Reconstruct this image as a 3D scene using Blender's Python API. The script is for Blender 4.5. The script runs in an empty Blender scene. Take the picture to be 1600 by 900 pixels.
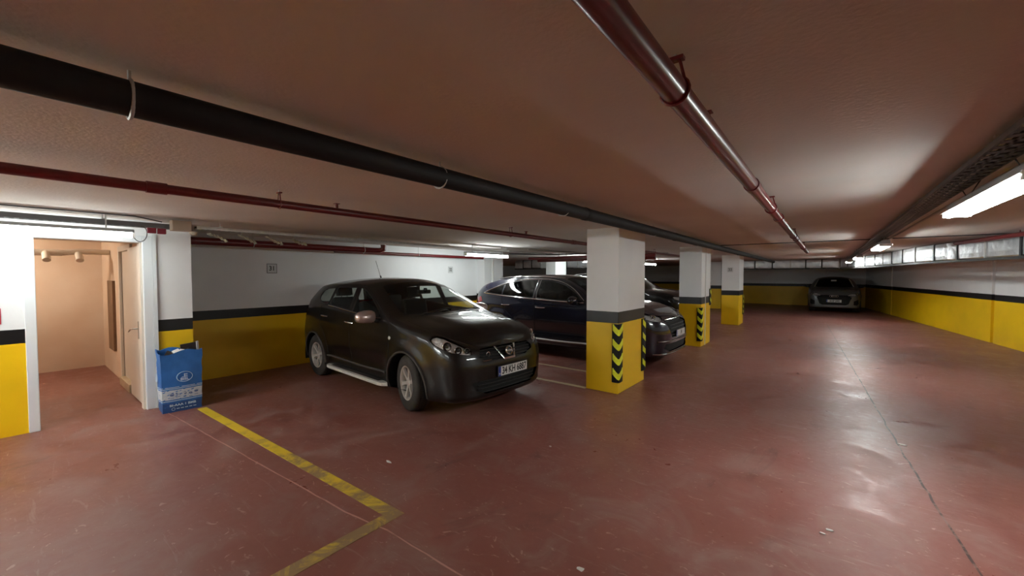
import bpy, bmesh, math, random
import numpy as np
from mathutils import Vector, Matrix
from mathutils.bvhtree import BVHTree
from mathutils.interpolate import poly_3d_calc

C = bpy.context.scene.collection
SC = bpy.context.scene
R = math.radians
random.seed(7)

# ------------------------------------------------------------------ camera
cam = bpy.data.cameras.new('camera')
cam.sensor_width = 36.0
cam.lens = 622.0 / 1600.0 * 36.0
cam.clip_start = 0.02
cam.clip_end = 200
camo = bpy.data.objects.new('camera', cam)
C.objects.link(camo)
camo.location = (0, 0, 1.65)
camo.rotation_euler = (R(90) - math.atan(20 / 622.0), 0, R(38.23))
SC.camera = camo

# ------------------------------------------------------------------ world, exposure
w = bpy.data.worlds.new('world')
SC.world = w
w.use_nodes = True
w.node_tree.nodes['Background'].inputs['Color'].default_value = (0.9, 0.95, 1, 1)
w.node_tree.nodes['Background'].inputs['Strength'].default_value = 0.02
SC.view_settings.view_transform = 'Standard'
SC.view_settings.look = 'None'
SC.view_settings.exposure = 2.28
SC.view_settings.gamma = 1.0
try:
    SC.view_settings.use_curve_mapping = False
except Exception:
    pass
SC.cycles.use_denoising = True
SC.cycles.max_bounces = 10
SC.cycles.diffuse_bounces = 6
SC.cycles.transparent_max_bounces = 16
SC.cycles.caustics_reflective = False
SC.cycles.caustics_refractive = False
SC.cycles.sample_clamp_indirect = 6.0
LAMP = 15.0          # radiance of the fluorescent tubes and diffusers
ROOM_LAMP = 42.0     # the lamp inside the little room behind the door


# ------------------------------------------------------------------ materials
def mat(name, col, rough=0.6, metal=0.0, spec=0.5, coat=0.0, noise=None, bump=None, emit=None, est=0.0, alpha=None, rnoise=None):
    m = bpy.data.materials.new(name)
    m.use_nodes = True
    nt = m.node_tree
    b = nt.nodes['Principled BSDF']
    b.inputs['Base Color'].default_value = (*col, 1)
    b.inputs['Roughness'].default_value = rough
    b.inputs['Metallic'].default_value = metal
    b.inputs['Specular IOR Level'].default_value = spec
    b.inputs['Coat Weight'].default_value = coat
    b.inputs['Coat Roughness'].default_value = 0.05
    if emit:
        b.inputs['Emission Color'].default_value = (*emit, 1)
        b.inputs['Emission Strength'].default_value = est
    tc = nt.nodes.new('ShaderNodeTexCoord')
    if noise:       # (scale, second colour, amount)
        n = nt.nodes.new('ShaderNodeTexNoise')
        n.inputs['Scale'].default_value = noise[0]
        n.inputs['Detail'].default_value = 6
        nt.links.new(tc.outputs['Object'], n.inputs['Vector'])
        r = nt.nodes.new('ShaderNodeValToRGB')
        r.color_ramp.elements[0].position = 0.35
        r.color_ramp.elements[1].position = 0.7
        r.color_ramp.elements[1].color = (noise[2],) * 3 + (1,)
        r.color_ramp.elements[0].color = (0, 0, 0, 1)
        nt.links.new(n.outputs['Fac'], r.inputs['Fac'])
        mx = nt.nodes.new('ShaderNodeMix')
        mx.data_type = 'RGBA'
        mx.inputs['A'].default_value = (*col, 1)
        mx.inputs['B'].default_value = (*noise[1], 1)
        nt.links.new(r.outputs['Color'], mx.inputs['Factor'])
        nt.links.new(mx.outputs['Result'], b.inputs['Base Color'])
    if bump:        # (scale, strength, distance)
        n = nt.nodes.new('ShaderNodeTexNoise')
        n.inputs['Scale'].default_value = bump[0]
        n.inputs['Detail'].default_value = 5
        nt.links.new(tc.outputs['Object'], n.inputs['Vector'])
        bp = nt.nodes.new('ShaderNodeBump')
        bp.inputs['Strength'].default_value = bump[1]
        bp.inputs['Distance'].default_value = bump[2]
        nt.links.new(n.outputs['Fac'], bp.inputs['Height'])
        nt.links.new(bp.outputs['Normal'], b.inputs['Normal'])
    return m


def glass_mat(name, tint, gloss=0.12):
    """thin sheet of tinted glass: transmission tinted, fresnel reflection"""
    m = bpy.data.materials.new(name)
    m.use_nodes = True
    nt = m.node_tree
    nt.nodes.clear()
    o = nt.nodes.new('ShaderNodeOutputMaterial')
    t = nt.nodes.new('ShaderNodeBsdfTransparent')
    t.inputs['Color'].default_value = (*tint, 1)
    g = nt.nodes.new('ShaderNodeBsdfGlossy')
    g.inputs['Roughness'].default_value = 0.04
    fc = nt.nodes.new('ShaderNodeLayerWeight')
    fc.inputs['Blend'].default_value = 0.5
    pw_ = nt.nodes.new('ShaderNodeMath')
    pw_.operation = 'POWER'
    pw_.inputs[1].default_value = 5.0
    nt.links.new(fc.outputs['Facing'], pw_.inputs[0])
    lw = nt.nodes.new('ShaderNodeMath')
    lw.operation = 'MULTIPLY_ADD'
    lw.inputs[1].default_value = 0.88
    lw.inputs[2].default_value = 0.05
    nt.links.new(pw_.outputs[0], lw.inputs[0])
    mx = nt.nodes.new('ShaderNodeMixShader')
    nt.links.new(lw.outputs[0], mx.inputs['Fac'])
    nt.links.new(t.outputs[0], mx.inputs[1])
    nt.links.new(g.outputs[0], mx.inputs[2])
    nt.links.new(mx.outputs[0], o.inputs['Surface'])
    return m


def banded(name, z0, z1, white=(0.84, 0.86, 0.87), yellow=(0.86, 0.54, 0.004), black=(0.0045, 0.0045, 0.005)):
    """yellow dado, black stripe between z0 and z1, white paint above"""
    m = bpy.data.materials.new(name)
    m.use_nodes = True
    nt = m.node_tree
    b = nt.nodes['Principled BSDF']
    b.inputs['Roughness'].default_value = 0.42
    geo = nt.nodes.new('ShaderNodeNewGeometry')
    sp = nt.nodes.new('ShaderNodeSeparateXYZ')
    nt.links.new(geo.outputs['Position'], sp.inputs[0])
    n = nt.nodes.new('ShaderNodeTexNoise')
    n.inputs['Scale'].default_value = 9
    n.inputs['Detail'].default_value = 4
    nt.links.new(geo.outputs['Position'], n.inputs['Vector'])
    ma = nt.nodes.new('ShaderNodeMath')
    ma.operation = 'MULTIPLY_ADD'
    ma.inputs[1].default_value = 0.006
    nt.links.new(n.outputs['Fac'], ma.inputs[0])
    nt.links.new(sp.outputs['Z'], ma.inputs[2])

    def gt(v):
        g = nt.nodes.new('ShaderNodeMath')
        g.operation = 'GREATER_THAN'
        g.inputs[1].default_value = v
        nt.links.new(ma.outputs[0], g.inputs[0])
        return g
    def mixc(fac, a, bb):
        x = nt.nodes.new('ShaderNodeMix')
        x.data_type = 'RGBA'
        nt.links.new(fac, x.inputs['Factor'])
        for s, v in (('A', a), ('B', bb)):
            if isinstance(v, tuple):
                x.inputs[s].default_value = (*v, 1)
            else:
                nt.links.new(v, x.inputs[s])
        return x.outputs['Result']
    # soft scuffs on paint
    n2 = nt.nodes.new('ShaderNodeTexNoise')
    n2.inputs['Scale'].default_value = 2.2
    n2.inputs['Detail'].default_value = 8
    nt.links.new(geo.outputs['Position'], n2.inputs['Vector'])
    rr = nt.nodes.new('ShaderNodeMapRange')
    rr.inputs['From Min'].default_value = 0.45
    rr.inputs['From Max'].default_value = 0.8
    rr.inputs['To Max'].default_value = 0.35
    nt.links.new(n2.outputs['Fac'], rr.inputs['Value'])
    yc = mixc(rr.outputs[0], yellow, tuple(0.72 * c for c in yellow))
    wc = mixc(rr.outputs[0], white, tuple(0.85 * c for c in white))
    c1 = mixc(gt(z0).outputs[0], yc, black)
    c2 = mixc(gt(z1).outputs[0], c1, wc)
    nt.links.new(c2, b.inputs['Base Color'])
    bp = nt.nodes.new('ShaderNodeBump')
    bp.inputs['Strength'].default_value = 0.15
    bp.inputs['Distance'].default_value = 0.004
    n3 = nt.nodes.new('ShaderNodeTexNoise')
    n3.inputs['Scale'].default_value = 30
    nt.links.new(geo.outputs['Position'], n3.inputs['Vector'])
    nt.links.new(n3.outputs['Fac'], bp.inputs['Height'])
    nt.links.new(bp.outputs['Normal'], b.inputs['Normal'])
    return m


def floor_mat():
    m = bpy.data.materials.new('red_epoxy_floor')
    m.use_nodes = True
    nt = m.node_tree
    b = nt.nodes['Principled BSDF']
    tc = nt.nodes.new('ShaderNodeTexCoord')

    def noise(s, d=6, st=None, dist=0.0):
        mp = nt.nodes.new('ShaderNodeMapping')
        nt.links.new(tc.outputs['Object'], mp.inputs['Vector'])
        if st:
            mp.inputs['Scale'].default_value = st
        n = nt.nodes.new('ShaderNodeTexNoise')
        n.inputs['Scale'].default_value = s
        n.inputs['Detail'].default_value = d
        n.inputs['Roughness'].default_value = 0.62
        n.inputs['Distortion'].default_value = dist
        nt.links.new(mp.outputs[0], n.inputs['Vector'])
        return n.outputs['Fac']

    def rng(v, a, c, lo, hi):
        r = nt.nodes.new('ShaderNodeMapRange')
        r.inputs['From Min'].default_value = a
        r.inputs['From Max'].default_value = c
        r.inputs['To Min'].default_value = lo
        r.inputs['To Max'].default_value = hi
        nt.links.new(v, r.inputs['Value'])
        return r.outputs[0]

    def mix(f, a, bb):
        x = nt.nodes.new('ShaderNodeMix')
        x.data_type = 'RGBA'
        nt.links.new(f, x.inputs['Factor'])
        for s, v in (('A', a), ('B', bb)):
            if isinstance(v, tuple):
                x.inputs[s].default_value = (*v, 1)
            else:
                nt.links.new(v, x.inputs[s])
        return x.outputs['Result']
    big = noise(0.55, 5, dist=0.6)
    mid = noise(2.4, 8, dist=1.0)
    fine = noise(14, 8)
    scr = noise(6, 6, (0.35, 2.4, 1), 1.5)
    c = mix(rng(big, 0.35, 0.68, 0, 1), FLOOR_A, FLOOR_B)
    c = mix(rng(mid, 0.48, 0.72, 0, 0.75), c, FLOOR_DUST)
    c = mix(rng(noise(1.1, 8, (1.0, 0.45, 1), 2.0), 0.40, 0.28, 0, 0.65), c, (0.085, 0.032, 0.026))
    c = mix(rng(scr, 0.60, 0.70, 0, 0.45), c, (0.32, 0.21, 0.18))
    c = mix(rng(fine, 0.62, 0.72, 0, 0.5), c, (0.42, 0.27, 0.22))
    c = mix(rng(noise(5.0, 10, (1.0, 1.6, 1), 3.0), 0.63, 0.68, 0, 0.55), c, (0.46, 0.31, 0.26))
    c = mix(rng(fine, 0.36, 0.25, 0, 0.16), c, (0.07, 0.03, 0.022))
    nt.links.new(c, b.inputs['Base Color'])
    rg = rng(mid, 0.32, 0.72, 0.30, 0.60)
    add = nt.nodes.new('ShaderNodeMath')
    add.operation = 'ADD'
    nt.links.new(rg, add.inputs[0])
    nt.links.new(rng(fine, 0.4, 0.7, -0.04, 0.06), add.inputs[1])
    nt.links.new(add.outputs[0], b.inputs['Roughness'])
    b.inputs['Specular IOR Level'].default_value = 0.5
    bp = nt.nodes.new('ShaderNodeBump')
    bp.inputs['Strength'].default_value = 0.12
    bp.inputs['Distance'].default_value = 0.01
    nt.links.new(mid, bp.inputs['Height'])
    nt.links.new(bp.outputs['Normal'], b.inputs['Normal'])
    return m


FLOOR_A = (0.190, 0.058, 0.045)
FLOOR_B = (0.228, 0.088, 0.069)
FLOOR_DUST = (0.27, 0.165, 0.14)


def worn_paint(name, col, worn, lo=0.42, hi=0.6, grad=None):
    m = bpy.data.materials.new(name)
    m.use_nodes = True
    nt = m.node_tree
    b = nt.nodes['Principled BSDF']
    b.inputs['Roughness'].default_value = 0.45
    geo = nt.nodes.new('ShaderNodeNewGeometry')
    n = nt.nodes.new('ShaderNodeTexNoise')
    n.inputs['Scale'].default_value = 4
    n.inputs['Detail'].default_value = 9
    n.inputs['Roughness'].default_value = 0.7
    n.inputs['Distortion'].default_value = 1.2
    nt.links.new(geo.outputs['Position'], n.inputs['Vector'])
    val = n.outputs['Fac']
    if grad:    # wear grows along world X
        sp = nt.nodes.new('ShaderNodeSeparateXYZ')
        nt.links.new(geo.outputs['Position'], sp.inputs[0])
        mr = nt.nodes.new('ShaderNodeMapRange')
        mr.inputs['From Min'].default_value = grad[0]
        mr.inputs['From Max'].default_value = grad[1]
        mr.inputs['To Min'].default_value = grad[2]
        mr.inputs['To Max'].default_value = grad[3]
        nt.links.new(sp.outputs['X'], mr.inputs['Value'])
        a = nt.nodes.new('ShaderNodeMath')
        nt.links.new(val, a.inputs[0])
        nt.links.new(mr.outputs[0], a.inputs[1])
        val = a.outputs[0]
    r = nt.nodes.new('ShaderNodeMapRange')
    r.inputs['From Min'].default_value = lo
    r.inputs['From Max'].default_value = hi
    nt.links.new(val, r.inputs['Value'])
    x = nt.nodes.new('ShaderNodeMix')
    x.data_type = 'RGBA'
    x.inputs['A'].default_value = (*col, 1)
    x.inputs['B'].default_value = (*worn, 1)
    nt.links.new(r.outputs[0], x.inputs['Factor'])
    nt.links.new(x.outputs['Result'], b.inputs['Base Color'])
    return m


M = {}
M['floor'] = floor_mat()
M['ceiling'] = mat('ceiling_stucco', (0.72, 0.68, 0.64), 0.95, noise=(1.2, (0.64, 0.595, 0.55), 0.8), bump=(48, 0.40, 0.006))
M['wallL'] = banded('wall_paint', 0.948, 1.095)
M['wallR'] = banded('aisle_wall_paint', 1.04, 1.185)
M['col'] = banded('column_paint', 0.985, 1.145)
M['beige'] = mat('beige_plaster', (0.62, 0.47, 0.35), 0.8, noise=(1.6, (0.70, 0.60, 0.50), 0.7), bump=(20, 0.2, 0.004))
M['frame'] = mat('white_door_frame', (0.74, 0.78, 0.80), 0.35)
M['frame_in'] = mat('cream_door_frame', (0.66, 0.60, 0.52), 0.4)
M['brown'] = mat('brown_board', (0.16, 0.085, 0.04), 0.6, noise=(8, (0.22, 0.12, 0.06), 1))
M['marble'] = mat('marble_step', (0.55, 0.45, 0.30), 0.35, noise=(9, (0.36, 0.27, 0.17), 1))
M['redpipe'] = mat('red_pipe_paint', (0.16, 0.010, 0.013), 0.3, coat=0.2, noise=(12, (0.10, 0.008, 0.009), 0.8))
M['blackpipe'] = mat('black_foam_insulation', (0.006, 0.006, 0.007), 0.7, bump=(60, 0.2, 0.003))
M['galv'] = mat('galvanised_steel', (0.62, 0.62, 0.60), 0.42, metal=0.35, noise=(25, (0.50, 0.50, 0.50), 1))
M['tray_dark'] = mat('dusty_cable_tray', (0.17, 0.175, 0.18), 0.55, metal=0.5)
M['white_plastic'] = mat('white_plastic', (0.72, 0.72, 0.70), 0.4)
M['beige_box'] = mat('beige_junction_box', (0.42, 0.33, 0.25), 0.5)
M['cable'] = mat('dark_grey_cable', (0.05, 0.05, 0.055), 0.6)
M['cable_light'] = mat('light_cable', (0.45, 0.44, 0.41), 0.5)
M['redbox'] = mat('red_box_plastic', (0.22, 0.010, 0.03), 0.4)
M['scrap'] = mat('cream_scrap', (0.50, 0.48, 0.38), 0.7, noise=(20, (0.28, 0.26, 0.2), 1))
M['foil'] = mat('duct_foil', (0.85, 0.87, 0.89), 0.42, metal=0.9, noise=(3, (0.5, 0.52, 0.55), 0.8), bump=(9, 0.6, 0.03))
M['duct_joint'] = mat('duct_joint_dark', (0.035, 0.037, 0.04), 0.5, metal=0.3)
M['dark_trim'] = mat('dark_bar', (0.03, 0.028, 0.026), 0.6)
M['tube'] = mat('lit_fluorescent_tube', (0.9, 0.9, 0.9), 0.4, emit=(0.94, 1.0, 0.97), est=LAMP * 1.4)
M['diffuser'] = mat('lit_diffuser', (0.9, 0.9, 0.9), 0.3, emit=(0.93, 1.0, 0.98), est=LAMP)
M['diffuser_weak'] = mat('lit_diffuser_low', (0.9, 0.9, 0.9), 0.3, emit=(0.93, 1.0, 0.98), est=LAMP * 0.42)  # lower emission, holds back glare on the wall beside the lamp
M['fill_diffuser_mid'] = mat('rear_fill_dim', (0.9, 0.9, 0.9), 0.3, emit=(0.93, 1.0, 0.98), est=LAMP * 0.5)  # for the right one of the added fill lamps behind the camera
M['fill_diffuser_strong'] = mat('rear_fill_strong', (0.9, 0.9, 0.9), 0.3, emit=(0.93, 1.0, 0.98), est=LAMP * 2.3)  # boosted emission for the left added fill lamp behind the camera
M['room_globe'] = mat('lit_room_globe', (0.9, 0.9, 0.9), 0.3, emit=(1.0, 0.86, 0.68), est=ROOM_LAMP)
M['reflector'] = mat('white_reflector', (0.85, 0.87, 0.87), 0.3)
M['housing'] = mat('grey_lamp_housing', (0.30, 0.31, 0.31), 0.5)
M['rubber'] = mat('black_rubber', (0.005, 0.005, 0.005), 0.6, spec=0.3)
M['chev'] = mat('reflective_yellow', (0.85, 0.88, 0.03), 0.35, noise=(60, (0.60, 0.62, 0.02), 0.7))
M['sign_white'] = mat('sign_white', (0.62, 0.64, 0.64), 0.4)
M['ink'] = mat('black_ink', (0.012, 0.012, 0.012), 0.5)
M['sign_red'] = mat('sign_red', (0.45, 0.015, 0.03), 0.4)
M['yellow_line'] = worn_paint('worn_yellow_line', (0.66, 0.46, 0.025), (0.27, 0.175, 0.085), 0.46, 0.62, grad=(-5.9, -2.3, -0.12, 0.11))
M['cream_line'] = worn_paint('worn_cream_line', (0.46, 0.36, 0.22), (0.30, 0.19, 0.12), 0.5, 0.7)
M['joint'] = worn_paint('joint_filler', (0.045, 0.022, 0.018), (0.20, 0.12, 0.10), 0.5, 0.6)
M['joint_light'] = worn_paint('light_joint', (0.48, 0.26, 0.21), (0.26, 0.12, 0.10), 0.5, 0.7)
M['bag_blue'] = mat('blue_paper', (0.03, 0.17, 0.52), 0.45, noise=(6, (0.02, 0.12, 0.40), 0.8), bump=(14, 0.25, 0.01))
M['bag_white'] = mat('bag_print_white', (0.62, 0.68, 0.74), 0.5, noise=(30, (0.45, 0.53, 0.62), 0.9))
M['bag_print'] = mat('bag_print_pale', (0.60, 0.74, 0.86), 0.5)
M['bag_navy'] = mat('bag_print_navy', (0.018, 0.08, 0.27), 0.5)
M['cardboard'] = mat('dark_rubbish', (0.06, 0.045, 0.04), 0.8)
M['paper'] = mat('white_paper', (0.6, 0.6, 0.58), 0.7)
M['steel'] = mat('brushed_steel', (0.6, 0.58, 0.55), 0.3, metal=1)

# ------------------------------------------------------------------ mesh helpers


class MB:
    def __init__(s):
        s.v, s.f, s.m = [], [], []

    def add(s, vs, fs, mi=0):
        o = len(s.v)
        s.v += [tuple(v) for v in vs]
        s.f += [tuple(o + i for i in f) for f in fs]
        s.m += [mi] * len(fs)
        return s

    def box(s, a, b, mi=0, mtx=None):
        (x0, y0, z0), (x1, y1, z1) = a, b
        vs = [Vector(p) for p in ((x0, y0, z0), (x1, y0, z0), (x1, y1, z0), (x0, y1, z0), (x0, y0, z1), (x1, y0, z1), (x1, y1, z1), (x0, y1, z1))]
        if mtx:
            vs = [mtx @ v for v in vs]
        return s.add(vs, [(0, 3, 2, 1), (4, 5, 6, 7), (0, 1, 5, 4), (1, 2, 6, 5), (2, 3, 7, 6), (3, 0, 4, 7)], mi)

    def cbox(s, c, d, mi=0, rot=None):
        m = Matrix.Translation(Vector(c))
        if rot:
            from mathutils import Euler
            m = m @ Euler(rot).to_matrix().to_4x4()
        return s.box([-q / 2 for q in d], [q / 2 for q in d], mi, m)

    def tube(s, path, r, n=12, mi=0, caps=True, closed=False):
        P = [Vector(p) for p in path]
        rings = []
        up = None
        for i, p in enumerate(P):
            if closed:
                t = (P[(i + 1) % len(P)] - P[i - 1]).normalized()
            else:
                t = (P[min(i + 1, len(P) - 1)] - P[max(i - 1, 0)]).normalized()
            if up is None:
                up = Vector((0, 0, 1)) if abs(t.z) < 0.9 else Vector((1, 0, 0))
            a = t.cross(up)
            if a.length < 1e-6:
                a = t.orthogonal()
            a.normalize()
            b = a.cross(t).normalized()
            up = b
            rr = r[i] if isinstance(r, (list, tuple)) else r
            rings.append([p + a * math.cos(2 * math.pi * k / n) * rr + b * math.sin(2 * math.pi * k / n) * rr for k in range(n)])
        vs = [v for rg in rings for v in rg]
        fs = []
        L = len(P)
        for i in range(L if closed else L - 1):
            j = (i + 1) % L
            for k in range(n):
                fs.append((i * n + k, j * n + k, j * n + (k + 1) % n, i * n + (k + 1) % n))
        if caps and not closed:
            fs.append(tuple(range(n)))
            fs.append(tuple((L - 1) * n + k for k in reversed(range(n))))
        return s.add(vs, fs, mi)

    def prism(s, poly, h, mtx, mi=0):
        """poly: 2D points (ccw) in local XY, extruded along local Z by h"""
        n = len(poly)
        vs = [mtx @ Vector((x, y, 0)) for x, y in poly] + [mtx @ Vector((x, y, h)) for x, y in poly]
        fs = [tuple(reversed(range(n))), tuple(range(n, 2 * n))] + [(i, (i + 1) % n, n + (i + 1) % n, n + i) for i in range(n)]
        return s.add(vs, fs, mi)

    def lathe(s, prof, mtx, n=32, mi=0, closed=False):
        """prof: (r, z) pairs around local Z"""
        vs = [mtx @ Vector((r * math.cos(2 * math.pi * k / n), r * math.sin(2 * math.pi * k / n), z)) for r, z in prof for k in range(n)]
        fs = []
        L = len(prof)
        for i in range(L if closed else L - 1):
            j = (i + 1) % L
            for k in range(n):
                fs.append((i * n + k, i * n + (k + 1) % n, j * n + (k + 1) % n, j * n + k))
        return s.add(vs, fs, mi)

    def build(s, name, mats, parent=None, smooth=False, bevel=None, **tags):
        me = bpy.data.meshes.new(name)
        me.from_pydata([tuple(v) for v in s.v], [], s.f)
        if not isinstance(mats, (list, tuple)):
            mats = [mats]
        for m in mats:
            me.materials.append(m)
        if len(mats) > 1:
            me.polygons.foreach_set('material_index', s.m)
        bm = bmesh.new()
        bm.from_mesh(me)
        bmesh.ops.recalc_face_normals(bm, faces=bm.faces)
        bm.to_mesh(me)
        bm.free()
        if smooth:
            me.polygons.foreach_set('use_smooth', [True] * len(me.polygons))
            me.set_sharp_from_angle(angle=R(40))
        me.update()
        o = bpy.data.objects.new(name, me)
        C.objects.link(o)
        if parent:
            o.parent = parent
        if bevel:
            bv = o.modifiers.new('bevel', 'BEVEL')
            bv.width = bevel
            bv.segments = 2
            bv.limit_method = 'ANGLE'
        tag(o, **tags)
        return o


def tag(o, label=None, cat=None, group=None, kind=None):
    if label:
        o['label'] = label
    if cat:
        o['category'] = cat
    if group:
        o['group'] = group
    if kind:
        o['kind'] = kind
    return o


def thing(name, loc, label, cat, group=None, rz=0.0):
    o = bpy.data.objects.new(name, None)
    o.empty_display_size = 0.1
    C.objects.link(o)
    o.location = loc
    o.rotation_euler = (0, 0, rz)
    return tag(o, label, cat, group)


def copy_tree(o, parent=None):
    c = o.copy()
    C.objects.link(c)
    if parent:
        c.parent = parent
    for ch in list(o.children):
        copy_tree(ch, c)
    return c


def text_obj(name, txt, size, mtx, m, parent=None, xs=1.0, ext=0.0006, align='CENTER', bold=0.0):
    cu = bpy.data.curves.new(name, 'FONT')
    cu.body = txt
    cu.size = size
    cu.align_x = align
    cu.align_y = 'CENTER'
    cu.extrude = ext
    cu.offset = bold
    cu.resolution_u = 3
    o = bpy.data.objects.new(name, cu)
    C.objects.link(o)
    dg = bpy.context.evaluated_depsgraph_get()
    me = bpy.data.meshes.new_from_object(o.evaluated_get(dg))
    bpy.data.objects.remove(o)
    me.transform(mtx @ Matrix.Diagonal((xs, 1, 1, 1)))
    me.materials.clear()
    me.materials.append(m)
    ob = bpy.data.objects.new(name, me)
    C.objects.link(ob)
    if parent:
        ob.parent = parent
    return ob


def frame3(origin, xdir, ydir):
    x = Vector(xdir).normalized()
    y = Vector(ydir).normalized()
    z = x.cross(y)
    m = Matrix((x, y, z)).transposed().to_4x4()
    m.translation = Vector(origin)
    return m


def struct(mb, name, m, label=None, **k):
    return mb.build(name, m, kind='structure', label=label, **k)
# ------------------------------------------------------------------ the setting
H = 2.31
struct(MB().box((-18, -5, -0.2), (7, 31, 0)), 'floor', M['floor'], 'glossy dusty red painted garage floor')
struct(MB().box((-18, -5, H), (7, 31, H + 0.3)), 'ceiling', M['ceiling'], 'rough low ceiling of off-white stucco')

# wall with the doorway (runs along Y at X=-6.52), opening Y 0.19..1.02, z<2.045
WX = -6.52
mb = MB()
mb.box((WX - 0.15, -5, 0), (WX, 0.12, H))
mb.box((WX - 0.15, 0.12, 2.115), (WX, 1.10, H))
struct(mb, 'wall_left', M['wallL'], 'white wall with yellow dado and black stripe left of the doorway')
mb = MB()
mb.box((WX - 0.15, 1.10, 0), (WX, 1.50, H))
mb.box((-7.65, 1.35, 0), (WX - 0.15, 1.50, H))
struct(mb, 'wall_pier', M['wallL'], 'short banded pier between the doorway and the parking bay')
struct(MB().box((-7.85, 1.20, 0), (-7.65, 8.12, H)), 'wall_back', M['wallL'], 'long white wall with yellow dado behind the parked black car')
# outer shell
struct(MB().box((-18, 29.5, 0), (7, 29.8, H)), 'wall_far_dark', M['wallR'], 'darkest wall at the very end of the garage')
struct(MB().box((-18.2, -5, 0), (-18, 30, H)), 'wall_far_left', M['wallR'], 'dark side wall far beyond the bays')
struct(MB().box((-18, -3.2, 0), (7, -3.0, H)), 'wall_rear', M['wallR'], 'wall behind the viewer')  # unseen wall, brought close behind the camera to bounce fill light
struct(MB().box((-4.6, 27.0, 0), (3.0, 27.25, H)), 'wall_far', M['wallR'], 'grey wall with yellow dado behind the grey car')


# aisle wall on the right: X = 5.161-0.132*Y, in segments with recessed dark joints
def rwx(y):
    return 5.161 - 0.132 * y


ang = math.atan(0.132)
mb = MB()
cuts = [-5.0, 14.82, 22.70, 28.5]
for i in range(3):
    y0 = cuts[i] + (0.07 if i else 0)
    y1 = cuts[i + 1] - (0.07 if i < 2 else 0)
    x0, x1 = rwx(y0), rwx(y1)
    vs = [(x0, y0, 0), (x1, y1, 0), (x1 + 0.25, y1, 0), (x0 + 0.25, y0, 0), (x0, y0, H), (x1, y1, H), (x1 + 0.25, y1, H), (x0 + 0.25, y0, H)]
    mb.add(vs, [(0, 1, 2, 3), (4, 7, 6, 5), (0, 4, 5, 1), (1, 5, 6, 2), (2, 6, 7, 3), (3, 7, 4, 0)])
vs = [(rwx(-5) + 0.12, -5, 0), (rwx(28.5) + 0.12, 28.5, 0), (rwx(28.5) + 0.2, 28.5, 0), (rwx(-5) + 0.2, -5, 0)]
vs += [(x, y, H) for x, y, z in vs]
mb.add(vs, [(0, 1, 2, 3), (4, 7, 6, 5), (0, 4, 5, 1), (1, 5, 6, 2), (2, 6, 7, 3), (3, 7, 4, 0)])
struct(mb, 'wall_right', M['wallR'], 'long white and yellow wall along the right of the driving aisle')

# little room behind the doorway
mb = MB()
mb.box((-10.5, -2.2, 0), (-10.35, 1.2, H))                       # back
mb.box((-10.5, -2.35, 0), (WX - 0.15, -2.2, H))                  # left side
mb.box((-10.35, 1.08, 0), (-8.38, 1.2, H))                       # right side, beyond the inner door
mb.box((-7.52, 1.08, 0), (WX - 0.15, 1.2, H))
mb.box((-8.38, 1.08, 2.0), (-7.52, 1.2, H))
struct(mb, 'wall_room', M['beige'], 'beige plaster walls of the small room behind the doorway')
struct(MB().box((-8.45, -2.2, 2.14), (-7.3, 1.08, H)), 'trim_1', M['beige'], 'beige beam crossing the ceiling of the small room')
struct(MB().box((-8.55, 1.9, 0), (-7.85, 2.0, H)).box((-8.6, 1.2, 0), (-8.5, 2.0, H)), 'wall_store', M['beige'], 'plaster closing the inner doorway')

# white steel frame of the doorway
d = thing('door_1', (WX, 0.6, 0), 'open doorway in a white steel frame at the left', 'doorway')
d['kind'] = 'structure'
def part(mb, name, m, root, **k):
    """vertices are given in world space, the root is an unrotated empty"""
    ox, oy, oz = root.location
    mb.v = [(x - ox, y - oy, z - oz) for x, y, z in mb.v]
    return mb.build(name, m, parent=root, **k)
part(MB().box((WX - 0.17, 0.105, 0), (WX + 0.022, 0.185, 2.125)), 'frame_post', M['frame'], d, bevel=0.006)
part(MB().box((WX - 0.17, 1.025, 0), (WX + 0.022, 1.115, 2.125)), 'frame_post', M['frame'], d, bevel=0.006)
part(MB().box((WX - 0.17, 0.185, 2.045), (WX + 0.022, 1.025, 2.125)), 'frame_head', M['frame'], d, bevel=0.006)
part(MB().box((WX + 0.018, 1.115, 0), (WX + 0.028, 1.15, 2.15)), 'cover_strip', M['frame'], d)
part(MB().box((WX - 0.14, 1.004, 0), (WX - 0.02, 1.026, 2.045)), 'door_stop', M['frame_in'], d)
# open leaf swung into the room, lying along the right side wall
lf = thing('door_2', (-6.66, 1.05, 0), 'white door leaf swung open into the small room, with a lever handle', 'door')
lf['kind'] = 'structure'
part(MB().box((-7.48, 1.025, 0.02), (-6.70, 1.065, 2.02)), 'door_leaf', M['frame_in'], lf, bevel=0.004)
hd = part(MB().box((-6.88, 1.017, 0.84), (-6.84, 1.027, 1.06)), 'handle_plate', M['steel'], lf)
part(MB().tube([(-6.86, 1.02, 0.97), (-6.86, 0.965, 0.97), (-6.91, 0.955, 0.965), (-6.99, 0.955, 0.94), (-7.03, 0.955, 0.925)], 0.009, 10), 'handle', M['steel'], lf, smooth=True)
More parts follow.
